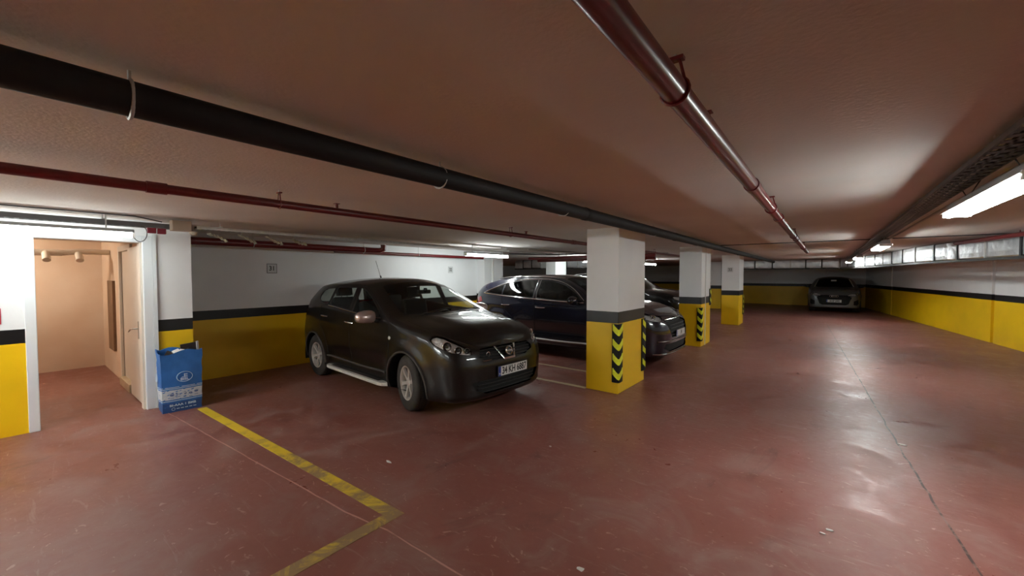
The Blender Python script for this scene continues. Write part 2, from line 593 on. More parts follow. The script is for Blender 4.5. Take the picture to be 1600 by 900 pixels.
# inner doorway with marble step
d3 = thing('door_3', (-7.95, 1.1, 0), 'inner cream door frame with a marble threshold in the side of the small room', 'doorway')
d3['kind'] = 'structure'
part(MB().box((-8.46, 1.05, 0.0), (-8.38, 1.22, 2.08)), 'frame_post', M['frame_in'], d3, bevel=0.005)
part(MB().box((-7.58, 1.05, 0.0), (-7.50, 1.22, 2.08)), 'frame_post', M['frame_in'], d3, bevel=0.005)
part(MB().box((-8.38, 1.05, 2.0), (-7.58, 1.22, 2.08)), 'frame_head', M['frame_in'], d3, bevel=0.005)
part(MB().box((-8.36, 1.02, 0.0), (-7.60, 1.24, 0.12)), 'threshold', M['marble'], d3, bevel=0.008)
part(MB().box((-8.38, 1.085, 0.10), (-7.58, 1.12, 2.0)), 'door_leaf', M['frame_in'], d3)

MB().box((-9.5, 1.045, 0.42), (-9.0, 1.08, 1.56)).build('wall_board', M['brown'], bevel=0.004, label='tall narrow brown board fixed to the right wall of the small room', cat='board')
MB().tube([(-9.4, -1.2, 2.0), (-9.4, 0.55, 2.0)], 0.05, 14).tube([(-9.4, 0.55, 2.0), (-9.4, 0.72, 2.03), (-9.4, 1.07, 2.03)], 0.045, 14).tube([(-9.4, 0.38, 2.0), (-9.25, 0.38, 1.93), (-9.2, 0.38, 1.88)], 0.045, 14).tube([(-9.4, 0.72, 2.0), (-9.25, 0.72, 1.93), (-9.2, 0.72, 1.88)], 0.045, 14).build('waste_pipe', M['frame_in'], smooth=True, label='cream waste pipe with two bends under the ceiling of the small room', cat='pipe')
g = thing('ceiling_lamp', (-9.35, -0.6, H), 'round glowing lamp on the ceiling of the small room', 'lamp')
part(MB().lathe([(0.0, 0.0), (0.12, 0.0), (0.13, -0.03), (0.0, -0.03)], Matrix.Translation((-9.35, -0.6, H)), 24), 'lamp_base', M['white_plastic'], g, smooth=True)
part(MB().lathe([(0.11, -0.03), (0.13, -0.08), (0.09, -0.13), (0.0, -0.15)], Matrix.Translation((-9.35, -0.6, H)), 24), 'glass_globe', M['room_globe'], g, smooth=True)

# ------------------------------------------------------------------ columns


def column(x0, x1, y0, y1, label, m=None, group='concrete columns in the garage'):
    o = MB().box((x0, y0, 0), (x1, y1, H)).build('column', m or M['col'], bevel=0.006, label=label, cat='column', group=group)
    return o


column(-2.72, -2.23, 5.2, 6.2, 'nearest square column, white with black stripe and yellow foot, beside the two black cars')
c2 = column(-2.72, -2.23, 9.85, 10.75, 'second banded column down the aisle, with a thin white conduit on its side')
column(-2.75, -2.23, 14.9, 15.75, 'third banded column down the aisle, carrying the number 33')
column(-4.5, -4.03, 21.7, 22.5, 'farthest banded column, seen between the second and third columns')
column(-7.85, -7.36, 8.12, 8.92, 'white column at the far end of the wall behind the black cars')
column(-7.75, -7.36, 11.78, 12.5, 'small distant white column showing above the roof of the dark blue car')
column(-12.6, -12.2, 13.5, 14.2, 'distant column in the dark area left of the bays')
MB().tube([(-2.222, 10.2, 0.0), (-2.222, 10.2, H)], 0.011, 8).build('conduit', M['white_plastic'], smooth=True, label='thin white vertical conduit on the aisle side of the second column', cat='conduit')
MB().tube([(-7.35, 8.45, 0.0), (-7.35, 8.45, H)], 0.035, 10).build('conduit', M['white_plastic'], smooth=True, label='white vertical pipe on the column ending the back wall', cat='conduit')


def guard(x, y, sy, z0, z1, label, n=4):
    """rubber corner guard at column corner (x,y); sy=-1: near corner, +1: far corner"""
    t = thing('corner_guard', (x, y, z0), label, 'corner guard', 'black and yellow corner guards')
    a, th, b2 = 0.088, 0.020, 0.13
    prof = [(-a, 0), (-a, sy * th * 0.6), (-a * 0.5, sy * th), (0.0, sy * th), (th * 0.7, sy * th * 0.7), (th, 0.0), (th, -sy * b2 * 0.5), (th * 0.6, -sy * b2), (0, -sy * b2), (0, 0)]
    if sy > 0:
        prof = prof[::-1]
    MB().prism(prof, z1 - z0, Matrix.Translation((0, 0, 0))).build('rubber_strip', M['rubber'], parent=t, smooth=True)
    L = (z1 - z0)
    e = 0.0035
    pitch = L / n
    pts = [(-a * 0.86, sy * (th * 0.75 + e)), (-a * 0.45, sy * (th + e)), (0.0, sy * (th + e)), (th * 0.72 + e, sy * (th * 0.72 + e)), (th + e, 0.0), (th + e, -sy * b2 * 0.45), (th * 0.8 + e, -sy * b2 * 0.86)]
    ctr = 3
    for k in range(n):
        zc = L - pitch * (k + 0.5)
        drop = [0.055, 0.02, -0.012, -0.018, -0.012, 0.02, 0.055]
        hh = 0.043
        vs, fs = [], []
        for (px, py), dz in zip(pts, drop):
            for q in (0, 1):
                s = 1.0 if q else 0.85
                vs += [(px * s, py * s, zc + dz - hh - 0.0), (px * s, py * s, zc + dz + hh)]
        m_ = len(pts)
        for i in range(m_ - 1):
            a0, b0 = i * 4, (i + 1) * 4
            fs += [(a0 + 2, b0 + 2, b0 + 3, a0 + 3), (a0 + 1, a0 + 3, b0 + 3, b0 + 1), (a0, b0, b0 + 2, a0 + 2)]
        fs += [(0, 2, 3, 1), ((m_ - 1) * 4, (m_ - 1) * 4 + 1, (m_ - 1) * 4 + 3, (m_ - 1) * 4 + 2)]
        MB().add(vs, fs).build('chevron', M['chev'], parent=t)
    return t


guard(-2.23, 5.2, -1, 0.16, 0.975, 'corner guard on the near corner of the nearest column')
guard(-2.23, 6.2, 1, 0.16, 0.975, 'corner guard seen edge-on at the far corner of the nearest column')
guard(-2.23, 9.85, -1, 0.13, 0.90, 'corner guard on the near corner of the second column')
guard(-2.23, 10.75, 1, 0.92, 1.32, 'short corner guard high on the far corner of the second column', n=2)
guard(-2.23, 15.75, 1, 0.30, 0.98, 'corner guard at the far corner of the third column')

# ------------------------------------------------------------------ signs


def sign(name, txt, w_, h_, mtx, label, mb_=M['sign_white'], mt=M['ink'], ts=0.115, border=True, xs=0.85):
    t = thing(name, mtx.translation, label, 'sign')
    m2 = mtx.copy()
    m2.translation = (0, 0, 0)
    MB().box((-w_ / 2, -h_ / 2, 0.0), (w_ / 2, h_ / 2, 0.003), mtx=m2).build('plate', M['ink'] if border else mb_, parent=t)
    b_ = 0.008 if border else 0.0
    MB().box((-w_ / 2 + b_, -h_ / 2 + b_, 0.003), (w_ / 2 - b_, h_ / 2 - b_, 0.0045), mtx=m2).build('face', mb_, parent=t)
    text_obj('digits', txt, ts, m2 @ Matrix.Translation((0, 0, 0.0055)), mt, t, xs, bold=0.002)
    return t


fy = lambda x, y, z: frame3((x, y, z), (0, 1, 0), (0, 0, 1))      # faces +X
sign('number_sign', '31', 0.165, 0.165, fy(-7.649, 2.89, 1.767), 'small framed number sign 31 on the wall left of the nearest black car')
sign('number_sign', '32', 0.165, 0.165, fy(-7.649, 7.13, 1.79), 'small pale number sign 32 on the wall above the bonnet of the nearest black car', border=False)
fx = lambda x, y, z: frame3((x, y, z), (1, 0, 0), (0, 0, 1))      # faces -Y
sign('number_sign', '33', 0.17, 0.16, fx(-2.50, 14.899, 1.83), 'number sign 33 on the third column', ts=0.13, border=False)
sg = sign('notice_sign', 'S', 0.16, 0.16, fy(WX + 0.001, -0.125, 1.235), 'red notice sign cut by the left edge, left of the doorway', M['sign_red'], M['sign_white'], 0.12, False)

# ------------------------------------------------------------------ floor markings


def slab(name, pts, m, label, cat, z=0.003, group=None):
    vs = [(x, y, 0.0005) for x, y in pts] + [(x, y, z) for x, y in pts]
    n = len(pts)
    fs = [tuple(reversed(range(n))), tuple(range(n, 2 * n))] + [(i, (i + 1) % n, n + (i + 1) % n, n + i) for i in range(n)]
    return MB().add(vs, fs).build(name, m, label=label, cat=cat, group=group)


slab('parking_line', [(-6.05, 1.40), (-2.28, 1.545), (-2.28, -1.5), (-2.38, -1.5), (-2.38, 1.44), (-2.42, 1.445), (-6.05, 1.31)][::-1] if False else
     [(-6.05, 1.41), (-6.05, 1.505), (-2.26, 1.665), (-2.26, -1.6), (-2.36, -1.6), (-2.36, 1.56)], M['yellow_line'],
     'worn yellow L-shaped parking line running from the blue bag towards the viewer', 'parking line', group='painted parking lines')
slab('parking_line', [(-7.6, 5.17), (-7.6, 5.25), (-2.72, 5.25), (-2.72, 5.17)][::-1], M['cream_line'],
     'pale parking line ending at the near foot of the nearest column', 'parking line', group='painted parking lines')
slab('parking_line', [(-7.6, 6.05), (-7.6, 6.12), (-2.72, 6.15), (-2.72, 6.08)][::-1], M['cream_line'],
     'pale parking line between the nearest black car and the dark blue car', 'parking line', group='painted parking lines')
slab('parking_line', [(-7.3, 9.85), (-7.3, 9.93), (-2.72, 9.93), (-2.72, 9.85)][::-1], M['cream_line'],
     'pale parking line running to the foot of the second column', 'parking line', group='painted parking lines')


def strip(name, pts, wd, m, label, jit=0.0):
    P = []
    for a, b in zip(pts[:-1], pts[1:]):
        n = max(2, int(math.dist(a, b) / 0.12))
        for k in range(n):
            t = k / n
            P.append([a[0] + (b[0] - a[0]) * t, a[1] + (b[1] - a[1]) * t])
    P.append(list(pts[-1]))
    vs, fs = [], []
    rr = random.Random(3)
    for i, p in enumerate(P):
        q = P[min(i + 1, len(P) - 1)]
        o = P[max(i - 1, 0)]
        tx, ty = q[0] - o[0], q[1] - o[1]
        L = math.hypot(tx, ty)
        nx, ny = -ty / L, tx / L
        w2 = wd * (0.7 + 0.6 * rr.random()) / 2
        j = jit * (rr.random() - 0.5)
        x, y = p[0] + nx * j, p[1] + ny * j
        vs += [(x - nx * w2, y - ny * w2, 0.0018), (x + nx * w2, y + ny * w2, 0.0018)]
    for i in range(len(P) - 1):
        fs.append((2 * i, 2 * i + 1, 2 * i + 3, 2 * i + 2))
    o = MB().add(vs, fs).build(name, m, label=label, kind='structure')
    return o


strip('floor_joint', [(0.86, 1.0), (0.70, 3.3), (0.60, 5.0), (0.355, 10.4), (0.062, 17.0)], 0.013, M['joint'], 'dark saw-cut joint running down the driving aisle', 0.012)
strip('floor_joint', [(-6.3, 1.14), (-5.9, 1.178), (-2.6, 1.42), (-2.2, 1.48), (-1.2, 1.52)], 0.010, M['joint_light'], 'thin pale joint beside the yellow line', 0.006)

rr = random.Random(11)
for k, (x, y, s_) in enumerate([(0.05, 3.25, 0.03), (0.02, 3.18, 0.022), (0.62, 5.35, 0.05), (1.35, 4.3, 0.05), (-3.0, 2.05, 0.035), (-1.05, 1.95, 0.035), (-2.05, 3.2, 0.02)]):
    n = 6
    pts = [(x + s_ * (0.5 + 0.6 * rr.random()) * math.cos(2 * math.pi * i / n), y + 0.5 * s_ * (0.5 + 0.6 * rr.random()) * math.sin(2 * math.pi * i / n)) for i in range(n)]
    slab('paper_scrap', pts, M['paper'] if k not in (2,) else M['ceiling'],
         ['white crumb of paper on the aisle floor, larger of a close pair', 'white crumb of paper on the aisle floor, smaller of a close pair', 'flat dusty scrap in the middle of the aisle floor',
          'pale scrap on the aisle floor at the right edge', 'pale chip on the floor inside the corner of the yellow line', 'white chip on the floor in front of the nearest black car', 'small chip on the floor ahead of the nearest black car'][k],
         'scrap', z=0.006, group='scraps on the floor')
# ------------------------------------------------------------------ lamps


def trough_lamp(x, y0, y1, z, label, group='fluorescent ceiling lamps', dm=None, rz=0.0):
    """single long prismatic diffuser under a grey housing, along Y"""
    L = (y1 - y0) / 2
    t = thing('fluorescent_lamp', (x, (y0 + y1) / 2, z), label, 'lamp', group, rz)
    hx = 0.055
    prof = [(-hx, 0), (hx, 0), (hx * 0.75, 0.035), (-hx * 0.75, 0.035)]
    m = Matrix(((1, 0, 0, 0), (0, 0, -1, L), (0, 1, 0, 0), (0, 0, 0, 1)))
    MB().prism(prof, 2 * L, m).build('housing', M['housing'], parent=t, bevel=0.006)
    pr = [(-hx * 0.95, 0), (-hx * 0.8, -0.035), (-hx * 0.45, -0.055), (hx * 0.45, -0.055), (hx * 0.8, -0.035), (hx * 0.95, 0)]
    m2 = Matrix(((1, 0, 0, 0), (0, 0, -1, L - 0.02), (0, 1, 0, 0), (0, 0, 0, 1)))
    MB().prism(pr, 2 * L - 0.04, m2).build('diffuser', dm or M['diffuser'], parent=t)
    for s in (-1, 1):
        MB().box((-0.006, s * L * 0.7 - 0.006, 0.035), (0.006, s * L * 0.7 + 0.006, H - z)).build('hanger', M['galv'], parent=t)
        MB().cbox((0, s * (L - 0.008), -0.02), (hx * 1.7, 0.018, 0.07)).build('end_cap', M['reflector'], parent=t)
    return t


def twin_lamp(x, y0, y1, z, label, group='twin tube lamps over the driving aisle'):
    """two bare tubes under a white reflector tray, along Y, hung on wire"""
    L = (y1 - y0) / 2
    t = thing('twin_tube_lamp', (x, (y0 + y1) / 2, z), label, 'lamp', group)
    hx = 0.085
    m = Matrix(((1, 0, 0, 0), (0, 0, -1, L), (0, 1, 0, 0), (0, 0, 0, 1)))
    MB().prism([(-hx * 0.6, 0.045), (-hx * 0.6, 0.0), (hx * 0.6, 0.0), (hx * 0.6, 0.045), (hx * 0.4, 0.055), (-hx * 0.4, 0.055)][::-1], 2 * L, m).build('housing', M['housing'], parent=t, bevel=0.004)
    MB().prism([(-hx, -0.012), (-hx * 0.6, 0.0), (hx * 0.6, 0.0), (hx, -0.012), (hx, -0.015), (hx * 0.6, -0.004), (-hx * 0.6, -0.004), (-hx, -0.015)][::-1], 2 * L, m).build('reflector', M['reflector'], parent=t)
    for s in (-1, 1):
        MB().tube([(s * 0.042, -L + 0.03, -0.032), (s * 0.042, L - 0.03, -0.032)], 0.016, 12).build('tube', M['tube'], parent=t, smooth=True)
        MB().cbox((0, s * (L - 0.012), -0.02), (hx * 1.7, 0.024, 0.045)).build('end_cap', M['reflector'], parent=t)
        MB().tube([(-0.06, s * L * 0.62, H - z), (0, s * L * 0.62, 0.055), (0.06, s * L * 0.62, H - z)], 0.005, 6).build('hanger', M['cable'], parent=t)
    return t


trough_lamp(-6.0, -0.55, 0.88, 2.115, 'long lit lamp over the doorway at the left', dm=M['diffuser_weak'])
trough_lamp(-6.0, 6.02, 7.42, 2.115, 'long lit lamp above the tail of the dark blue car')
trough_lamp(-6.0, 11.2, 12.6, 2.115, 'lit lamp hidden behind the nearest column')
trough_lamp(-5.75, 15.9, 17.2, 2.13, 'small bright lamp seen between the two nearest columns')
trough_lamp(-11.5, 9.0, 10.3, 2.115, 'lamp in the dark area left of the bays')
for x, lb in ((-5.0, 'left'), (-2.55, 'right')):  # out-of-view lamps added to lift the near ceiling and floor
    trough_lamp(x, -3.35, -1.95, 2.115, 'added unseen fill lamp along the wall behind the viewer, ' + lb + ' one of two', rz=R(90), dm=M['fill_diffuser_strong'] if x < -3 else M['fill_diffuser_mid'])
twin_lamp(0.76, 2.85, 4.42, 2.125, 'nearest twin tube lamp, cut by the right edge')
twin_lamp(0.70, 8.2, 9.6, 2.125, 'second twin tube lamp down the aisle')
twin_lamp(0.66, 13.2, 14.6, 2.125, 'third twin tube lamp down the aisle')
twin_lamp(0.62, 17.5, 18.7, 2.125, 'fourth twin tube lamp down the aisle')


# ------------------------------------------------------------------ pipes


def clampy(t, x, y, z, r, kind, pos=None):
    ox, oy, oz = t.location
    x, y, z = x - ox, y - oy, z - oz
    top = H - oz - 0.003
    if kind == 'ring':
        k = MB()
        k.tube([(x + math.cos(a) * (r + 0.004), y, z + math.sin(a) * (r + 0.004)) for a in [2 * math.pi * i / 20 for i in range(20)]], 0.006, 6, closed=True)
        k.tube([(x, y, z + r), (x, y, top)], 0.005, 6)
        return k.build('pipe_clamp', M['galv'], parent=t, smooth=True)
    if kind == 'pear':
        k = MB()
        pts = [(x + math.cos(a) * (r + 0.004), y, z + math.sin(a) * (r + 0.004)) for a in np.linspace(R(-230), R(50), 14)]
        pts += [(x + 0.012, y, z + r + 0.055), (x - 0.012, y, z + r + 0.055)]
        k.tube(pts, 0.005, 6, closed=True)
        k.cbox((x, y, z + r + 0.055), (0.05, 0.025, 0.01))
        k.build('pipe_clamp', M['redpipe'], parent=t, smooth=True)
        return MB().tube([(x, y, z + r + 0.05), (x, y, top)], 0.004, 6).build('hanger_rod', M['galv'], parent=t, smooth=True)


def pipe(name, path, r, m, label, cat='pipe', clamps=(), kind='pear', group=None, couplings=()):
    p0 = path[0]
    t = thing(name, p0, label, cat, group)
    off = Vector(p0)
    MB().tube([Vector(p) - off for p in path], r, 20).build('pipe_run', m, parent=t, smooth=True)
    for y in clamps:
        clampy(t, p0[0], y, p0[2], r, kind)
    for y in couplings:
        MB().tube([(0, y - p0[1] - 0.05, 0), (0, y - p0[1] + 0.05, 0)], r + 0.006, 20).build('coupling', m, parent=t, smooth=True)
    return t


t = pipe('sprinkler_pipe', [(-0.365, -1.0, 2.20), (-0.365, 12.0, 2.20)], 0.037, M['redpipe'], 'thick red pipe crossing overhead from the top of the picture down the aisle', clamps=(1.25, 3.9, 6.8, 9.8), couplings=(2.85, 4.6, 7.4))
for y in (1.66, 4.12, 7.0):     # upright sprinkler stubs
    s_ = MB().tube([(0, y + 1.0, 0.03), (0, y + 1.0, 0.062)], 0.011, 8).cbox((0, y + 1.0, 0.066), (0.035, 0.035, 0.004)).tube([(-0.012, y + 1.0, 0.05), (-0.012, y + 1.0, 0.066)], 0.003, 6)
    s_.build('sprinkler_head', M['redpipe'], parent=t)
t = pipe('sprinkler_pipe', [(-3.33, -2.0, 2.20), (-3.33, 12.0, 2.20)], 0.031, M['redpipe'], 'red pipe crossing the bays in front of the parked cars, with upright hangers', clamps=(1.32, 4.2, 7.4, 9.9), couplings=(0.6, 5.9))
for y in (1.78, 4.55):
    MB().tube([(0, y + 2.0, 0.02), (0, y + 2.0, 0.062)], 0.013, 8).cbox((0, y + 2.0, 0.066), (0.04, 0.04, 0.005)).build('sprinkler_head', M['redpipe'], parent=t)
t = pipe('waste_pipe', [(-1.77, -3.0, 2.215), (-1.755, 4.0, 2.215), (-1.745, 14.0, 2.215), (-1.74, 20.0, 2.215)], 0.056, M['blackpipe'], 'thick black insulated pipe running the whole length over the bays', clamps=(0.26, 1.57, 2.95, 5.2, 7.4), kind='ring')
for y in (3.3, 6.1, 8.8, 11.5):
    MB().tube([(0.012, y + 3.0, 0), (0.012, y + 3.06, 0)], 0.060, 20).build('joint_sleeve', M['rubber'], parent=t, smooth=True)
t = pipe('drain_pipe', [(-7.05, 1.52, 2.14), (-7.05, 4.5, 2.14), (-7.0, 4.62, 2.14), (-6.93, 4.66, 2.17), (-6.93, 4.66, 2.25)], 0.055, M['redpipe'], 'fat red pipe ending in an upturned elbow above the first parking bay', clamps=(2.4, 4.3), kind='ring')
pipe('branch_pipe', [(-7.40, 3.9, 2.115), (-7.40, 8.1, 2.115)], 0.033, M['redpipe'], 'thinner red pipe along the back wall above number 32', clamps=(5.9,), kind='ring')
t = thing('branch_pipe', (-6.7, 9.3, 2.12), 'red pipe crossing sideways beyond the dark blue car', 'pipe')
MB().tube([(0, 0, 0), (3.6, 0, 0)], 0.04, 16).tube([(1, 0, 0), (1, 0, H - 2.124)], 0.005, 6).tube([(3, 0, 0), (3, 0, H - 2.124)], 0.005, 6).build('pipe_run', M['redpipe'], parent=t, smooth=True)
t = thing('branch_pipe', (-7.0, 10.2, 2.1), 'pale red pipe crossing sideways in front of the small distant column', 'pipe')
MB().tube([(0, 0, 0), (3.6, 0, 0)], 0.05, 16).tube([(1, 0, 0), (1, 0, H - 2.104)], 0.005, 6).tube([(3, 0, 0), (3, 0, H - 2.104)], 0.005, 6).build('pipe_run', M['redpipe'], parent=t, smooth=True)
t = thing('branch_pipe', (1.0, 10.9, 2.24), 'dark red pipe running above the silver duct at the right', 'pipe')
MB().tube([(0.88, 0.0, 0), (1.62, -4.2, 0)], 0.035, 14).tube([(1.2, -1.8, 0), (1.2, -1.8, H - 2.244)], 0.006, 6).build('pipe_run', M['redpipe'], parent=t, smooth=True)

# ------------------------------------------------------------------ cable trays


def tray(name, x, y0, y1, z, wd, hh, m, label, pitch, cable=True, cm=None):
    t = thing(name, (x, y0, z), label, 'cable tray')
    L = y1 - y0
    for s in (-1, 1):
        MB().box((s * wd / 2 - 0.0015, 0, 0), (s * wd / 2 + 0.0015, L, hh)).build('side_rail', m, parent=t)
    k = MB()
    n = int(L / pitch)
    for i in range(n):
        k.box((-wd / 2, i * pitch, -0.002), (wd / 2, i * pitch + pitch * 0.5, 0.001))
    for q in (-0.5, -0.17, 0.17, 0.5):
        k.box((q * wd - 0.006, 0, -0.002), (q * wd + 0.006, L, 0.001))
    # teeth hanging along the perforated edge
    for i in range(n):
        k.box((wd / 2, i * pitch, 0.0), (wd / 2 + 0.003, i * pitch + pitch * 0.45, hh * 0.55))
    k.build('rungs', m, parent=t, kind='stuff')
    if cable:
        rr = random.Random(int(abs(x * 100)))
        for c in range(4):
            xo = -wd * 0.35 + c * wd * 0.23
            pts = [(xo + 0.01 * math.sin(i * 0.9 + c), min(i * 0.3, L), 0.012 + 0.008 * rr.random() + hh * 0.25) for i in range(int(L / 0.3) + 1)]
            MB().tube(pts, 0.008, 6).build('cable', cm or M['cable'], parent=t, smooth=True)
    for i in range(int(L / 1.9) + 1):
        y = min(0.25 + i * 1.9, L - 0.05)
        hg = MB().tube([(0, y, hh), (0, y, H - z - 0.003)], 0.004, 6).box((-wd / 2 - 0.01, y - 0.012, hh), (wd / 2 + 0.01, y + 0.012, hh + 0.012))
        hg.build('hanger', M['galv'], parent=t)
    return t


tray('cable_tray', -5.96, 1.42, 9.6, 2.205, 0.10, 0.035, M['galv'], 'bright slotted steel tray above the first parking bay', 0.055)
tray('cable_tray', -6.1, -1.5, 1.40, 2.195, 0.13, 0.05, M['tray_dark'], 'dark cable tray above the lamp over the doorway', 0.06)
tray('cable_tray', 0.66, 0.6, 18.9, 2.235, 0.14, 0.03, M['tray_dark'], 'dark cable tray above the twin tube lamps of the aisle', 0.1)
MB().tube([(0.88, 0.6, 2.285), (0.87, 8.0, 2.285), (0.86, 18.4, 2.285)], 0.012, 8).build('conduit', M['cable_light'], smooth=True, label='pale conduit beside the cable tray over the aisle', cat='conduit')
MB().tube([(-5.7, -1.0, 2.27), (-5.7, 0.85, 2.268), (-5.9, 1.1, 2.25)], 0.006, 8).build('cable', M['cable'], smooth=True, label='thin cable running just under the ceiling above the doorway', cat='cable')
MB().tube([(-6.03, 0.935 + 0.045 * math.sin(a) + 0.02 * math.cos(a / 2), 2.11 + 0.085 * math.cos(a)) for a in np.linspace(-0.3, 4.3, 24)], 0.004, 8).build('cable_loop', M['cable'], smooth=True, label='short cable loop dangling at the end of the lamp over the doorway', cat='cable')
MB().box((-6.02, 1.19, 2.165), (-5.9, 1.37, 2.285)).build('junction_box', M['beige_box'], bevel=0.006, label='beige junction box under the ceiling between the two left cable trays', cat='junction box')
t = thing('alarm_box', (-5.95, 1.06, 2.15), 'small dark red box beside the beige junction box', 'box')
MB().cbox((0, -0.04, 0), (0.05, 0.075, 0.06)).build('body', M['redbox'], parent=t, bevel=0.005)
MB().cbox((0, 0.045, -0.002), (0.05, 0.075, 0.062)).build('cover', M['redbox'], parent=t, bevel=0.005)
MB().lathe([(0.0, -0.05), (0.03, -0.04), (0.045, -0.01), (0.045, 0.0), (0.0, 0.0)], Matrix.Translation((-5.95, 1.40, 2.17)), 16).build('smoke_detector', M['scrap'], smooth=True, label='small pale domed fitting under the tray beside the junction box', cat='detector')
for k, y in enumerate((1.75, 2.1, 2.45, 2.8)):
    q = MB()
    for j in range(5):
        a = j * 0.5
        q.cbox((-6.45 + 0.02 * j, y + 0.035 * j - 0.05, 2.19 - 0.016 * j + 0.01 * math.sin(a * 2 + k)), (0.08 - 0.008 * j, 0.05, 0.012), rot=(-0.5 - 0.12 * j, 0.2 * math.sin(k + j), 0.3))
    q.tube([(-6.45, y - 0.05, 2.19), (-6.45, y - 0.05, H - 0.002)], 0.003, 5)
    q.build('insulation_scrap', M['scrap'], label='pale curled strip hanging under the ceiling above the pier, ' + ['nearest the doorway', 'second from the doorway', 'third from the doorway', 'farthest from the doorway'][k] + ' of four', cat='scrap', group='curled strips under the ceiling')
MB().tube([(-5.5, 7.6, 2.25), (-5.2, 9.5, 2.25), (-3.4, 11.2, 2.25)], 0.02, 8).build('conduit', M['cable_light'], smooth=True, label='pale conduit under the ceiling beyond the dark blue car', cat='conduit')
MB().tube([(-6.4, 8.0, 2.2), (-5.9, 9.0, 2.20), (-5.0, 9.9, 2.24)], 0.015, 8).build('cable', M['cable'], smooth=True, label='dark cable sagging beyond the lamp above the dark blue car', cat='cable')
MB().tube([(-2.0, 9.72, 2.30), (7.0, 9.72, 2.30)], 0.008, 8).build('cable', M['cable'], smooth=True, label='dark cable fixed across the ceiling of the aisle', cat='cable')

# ------------------------------------------------------------------ silver ducts
DP = [(2.75, 7.6), (2.32, 9.5), (1.62, 13.0), (1.22, 17.0), (0.45, 20.3)]
ZB, ZT = 1.965, 2.285


def duct_run(pts, label, depth=0.45, step=0.95, name='air_duct'):
    t = thing(name, (pts[0][0], pts[0][1], ZB), label, 'air duct')
    o = Vector((pts[0][0], pts[0][1], ZB))
    # resample
    segs = []
    for a, b in zip(pts[:-1], pts[1:]):
        n = max(1, round(math.dist(a, b) / step))
        for k in range(n):
            segs.append(((a[0] + (b[0] - a[0]) * k / n, a[1] + (b[1] - a[1]) * k / n), (a[0] + (b[0] - a[0]) * (k + 1) / n, a[1] + (b[1] - a[1]) * (k + 1) / n)))
    for i, (a, b) in enumerate(segs):
        a, b = Vector((*a, ZB)) - o, Vector((*b, ZB)) - o
        d_ = (b - a).normalized()
        nrm = Vector((d_.y, -d_.x, 0))      # away from the aisle
        hh = ZT - ZB
        rr = random.Random(i * 7 + len(label))
        # wrinkled foil face: grid
        nx, nz = 10, 4
        vs, fs = [], []
        for q in range(nx + 1):
            wv = 0.012 * (rr.random() - 0.5)
            for r_ in range(nz + 1):
                p = a.lerp(b, q / nx) + Vector((0, 0, hh * r_ / nz))
                edge = 0 if q in (0, nx) or r_ in (0, nz) else 1
                p += nrm * (-0.014 * edge + (wv + 0.006 * (rr.random() - 0.5)) * edge)
                vs.append(p)
        W_ = nz + 1
        for q in range(nx):
            for r_ in range(nz):
                fs.append((q * W_ + r_, (q + 1) * W_ + r_, (q + 1) * W_ + r_ + 1, q * W_ + r_ + 1))
        k = len(vs)
        vs += [a + nrm * depth, b + nrm * depth, b + nrm * depth + Vector((0, 0, hh)), a + nrm * depth + Vector((0, 0, hh))]
        fs += [(0, k, k + 1, nx * W_), (k, k + 3, k + 2, k + 1), (nz, nx * W_ + nz, k + 2, k + 3)]
        MB().add(vs, fs).build('duct_panel', M['foil'], parent=t, smooth=False)
        # flange at the joint
        fl = MB()
        f0 = a - nrm * 0.02
        vs = []
        for s_ in (-0.022, 0.022):
            for (dn, z_) in ((0, -0.02), (depth + 0.04, -0.02), (depth + 0.04, hh + 0.01), (0, hh + 0.01)):
                vs.append(f0 + d_ * s_ + nrm * dn + Vector((0, 0, z_)))
        fl.add(vs, [(0, 3, 2, 1), (4, 5, 6, 7), (0, 1, 5, 4), (1, 2, 6, 5), (2, 3, 7, 6), (3, 0, 4, 7)])
        fl.build('flange', M['duct_joint'] if i % 3 else M['galv'], parent=t)
    # dark bar along the lower edge of the duct
    tr = MB()
    for (a, b) in zip(pts[:-1], pts[1:]):
        a3, b3 = Vector((*a, ZB)) - o, Vector((*b, ZB)) - o
        d_ = (b3 - a3).normalized()
        nrm = Vector((d_.y, -d_.x, 0))
        vs = []
        for e_ in (a3, b3):
            for dn, z_ in ((-0.03, -0.065), (0.03, -0.065), (0.03, -0.022), (-0.03, -0.022)):
                vs.append(e_ + nrm * dn + Vector((0, 0, z_)))
        tr.add(vs, [(0, 3, 2, 1), (4, 5, 6, 7), (0, 1, 5, 4), (1, 2, 6, 5), (2, 3, 7, 6), (3, 0, 4, 7)])
    tr.build('lower_dark_bar', M['dark_trim'], parent=t)
    return t


duct_run(DP, 'long silver foil duct hung along the right side of the aisle')
duct_run([(0.40, 20.5), (-1.2, 20.9), (-3.2, 21.1)], 'silver foil duct crossing the aisle in front of the far wall', depth=0.4, step=0.6)
duct_run([(-9.2, 13.6), (-11.0, 14.2)], 'short bright duct section in the dark area left of the bays', depth=0.4, step=0.6)
duct_run([(-6.2, 14.0), (-8.9, 14.3)], 'distant foil duct glimpsed above the roof of the dark blue car', depth=0.4, step=0.5)

# ------------------------------------------------------------------ blue paper bag by the doorway
bag = thing('paper_bag', (-6.27, 1.30, 0), 'open blue paper sack printed with a round emblem, full of rubbish, standing by the doorway', 'bag')
bag.rotation_euler = (0, 0, R(-3))
bw, bd, bh = 0.37, 0.27, 0.72      # along Y, along X, height
prof = []
mb = MB()
NS = 40


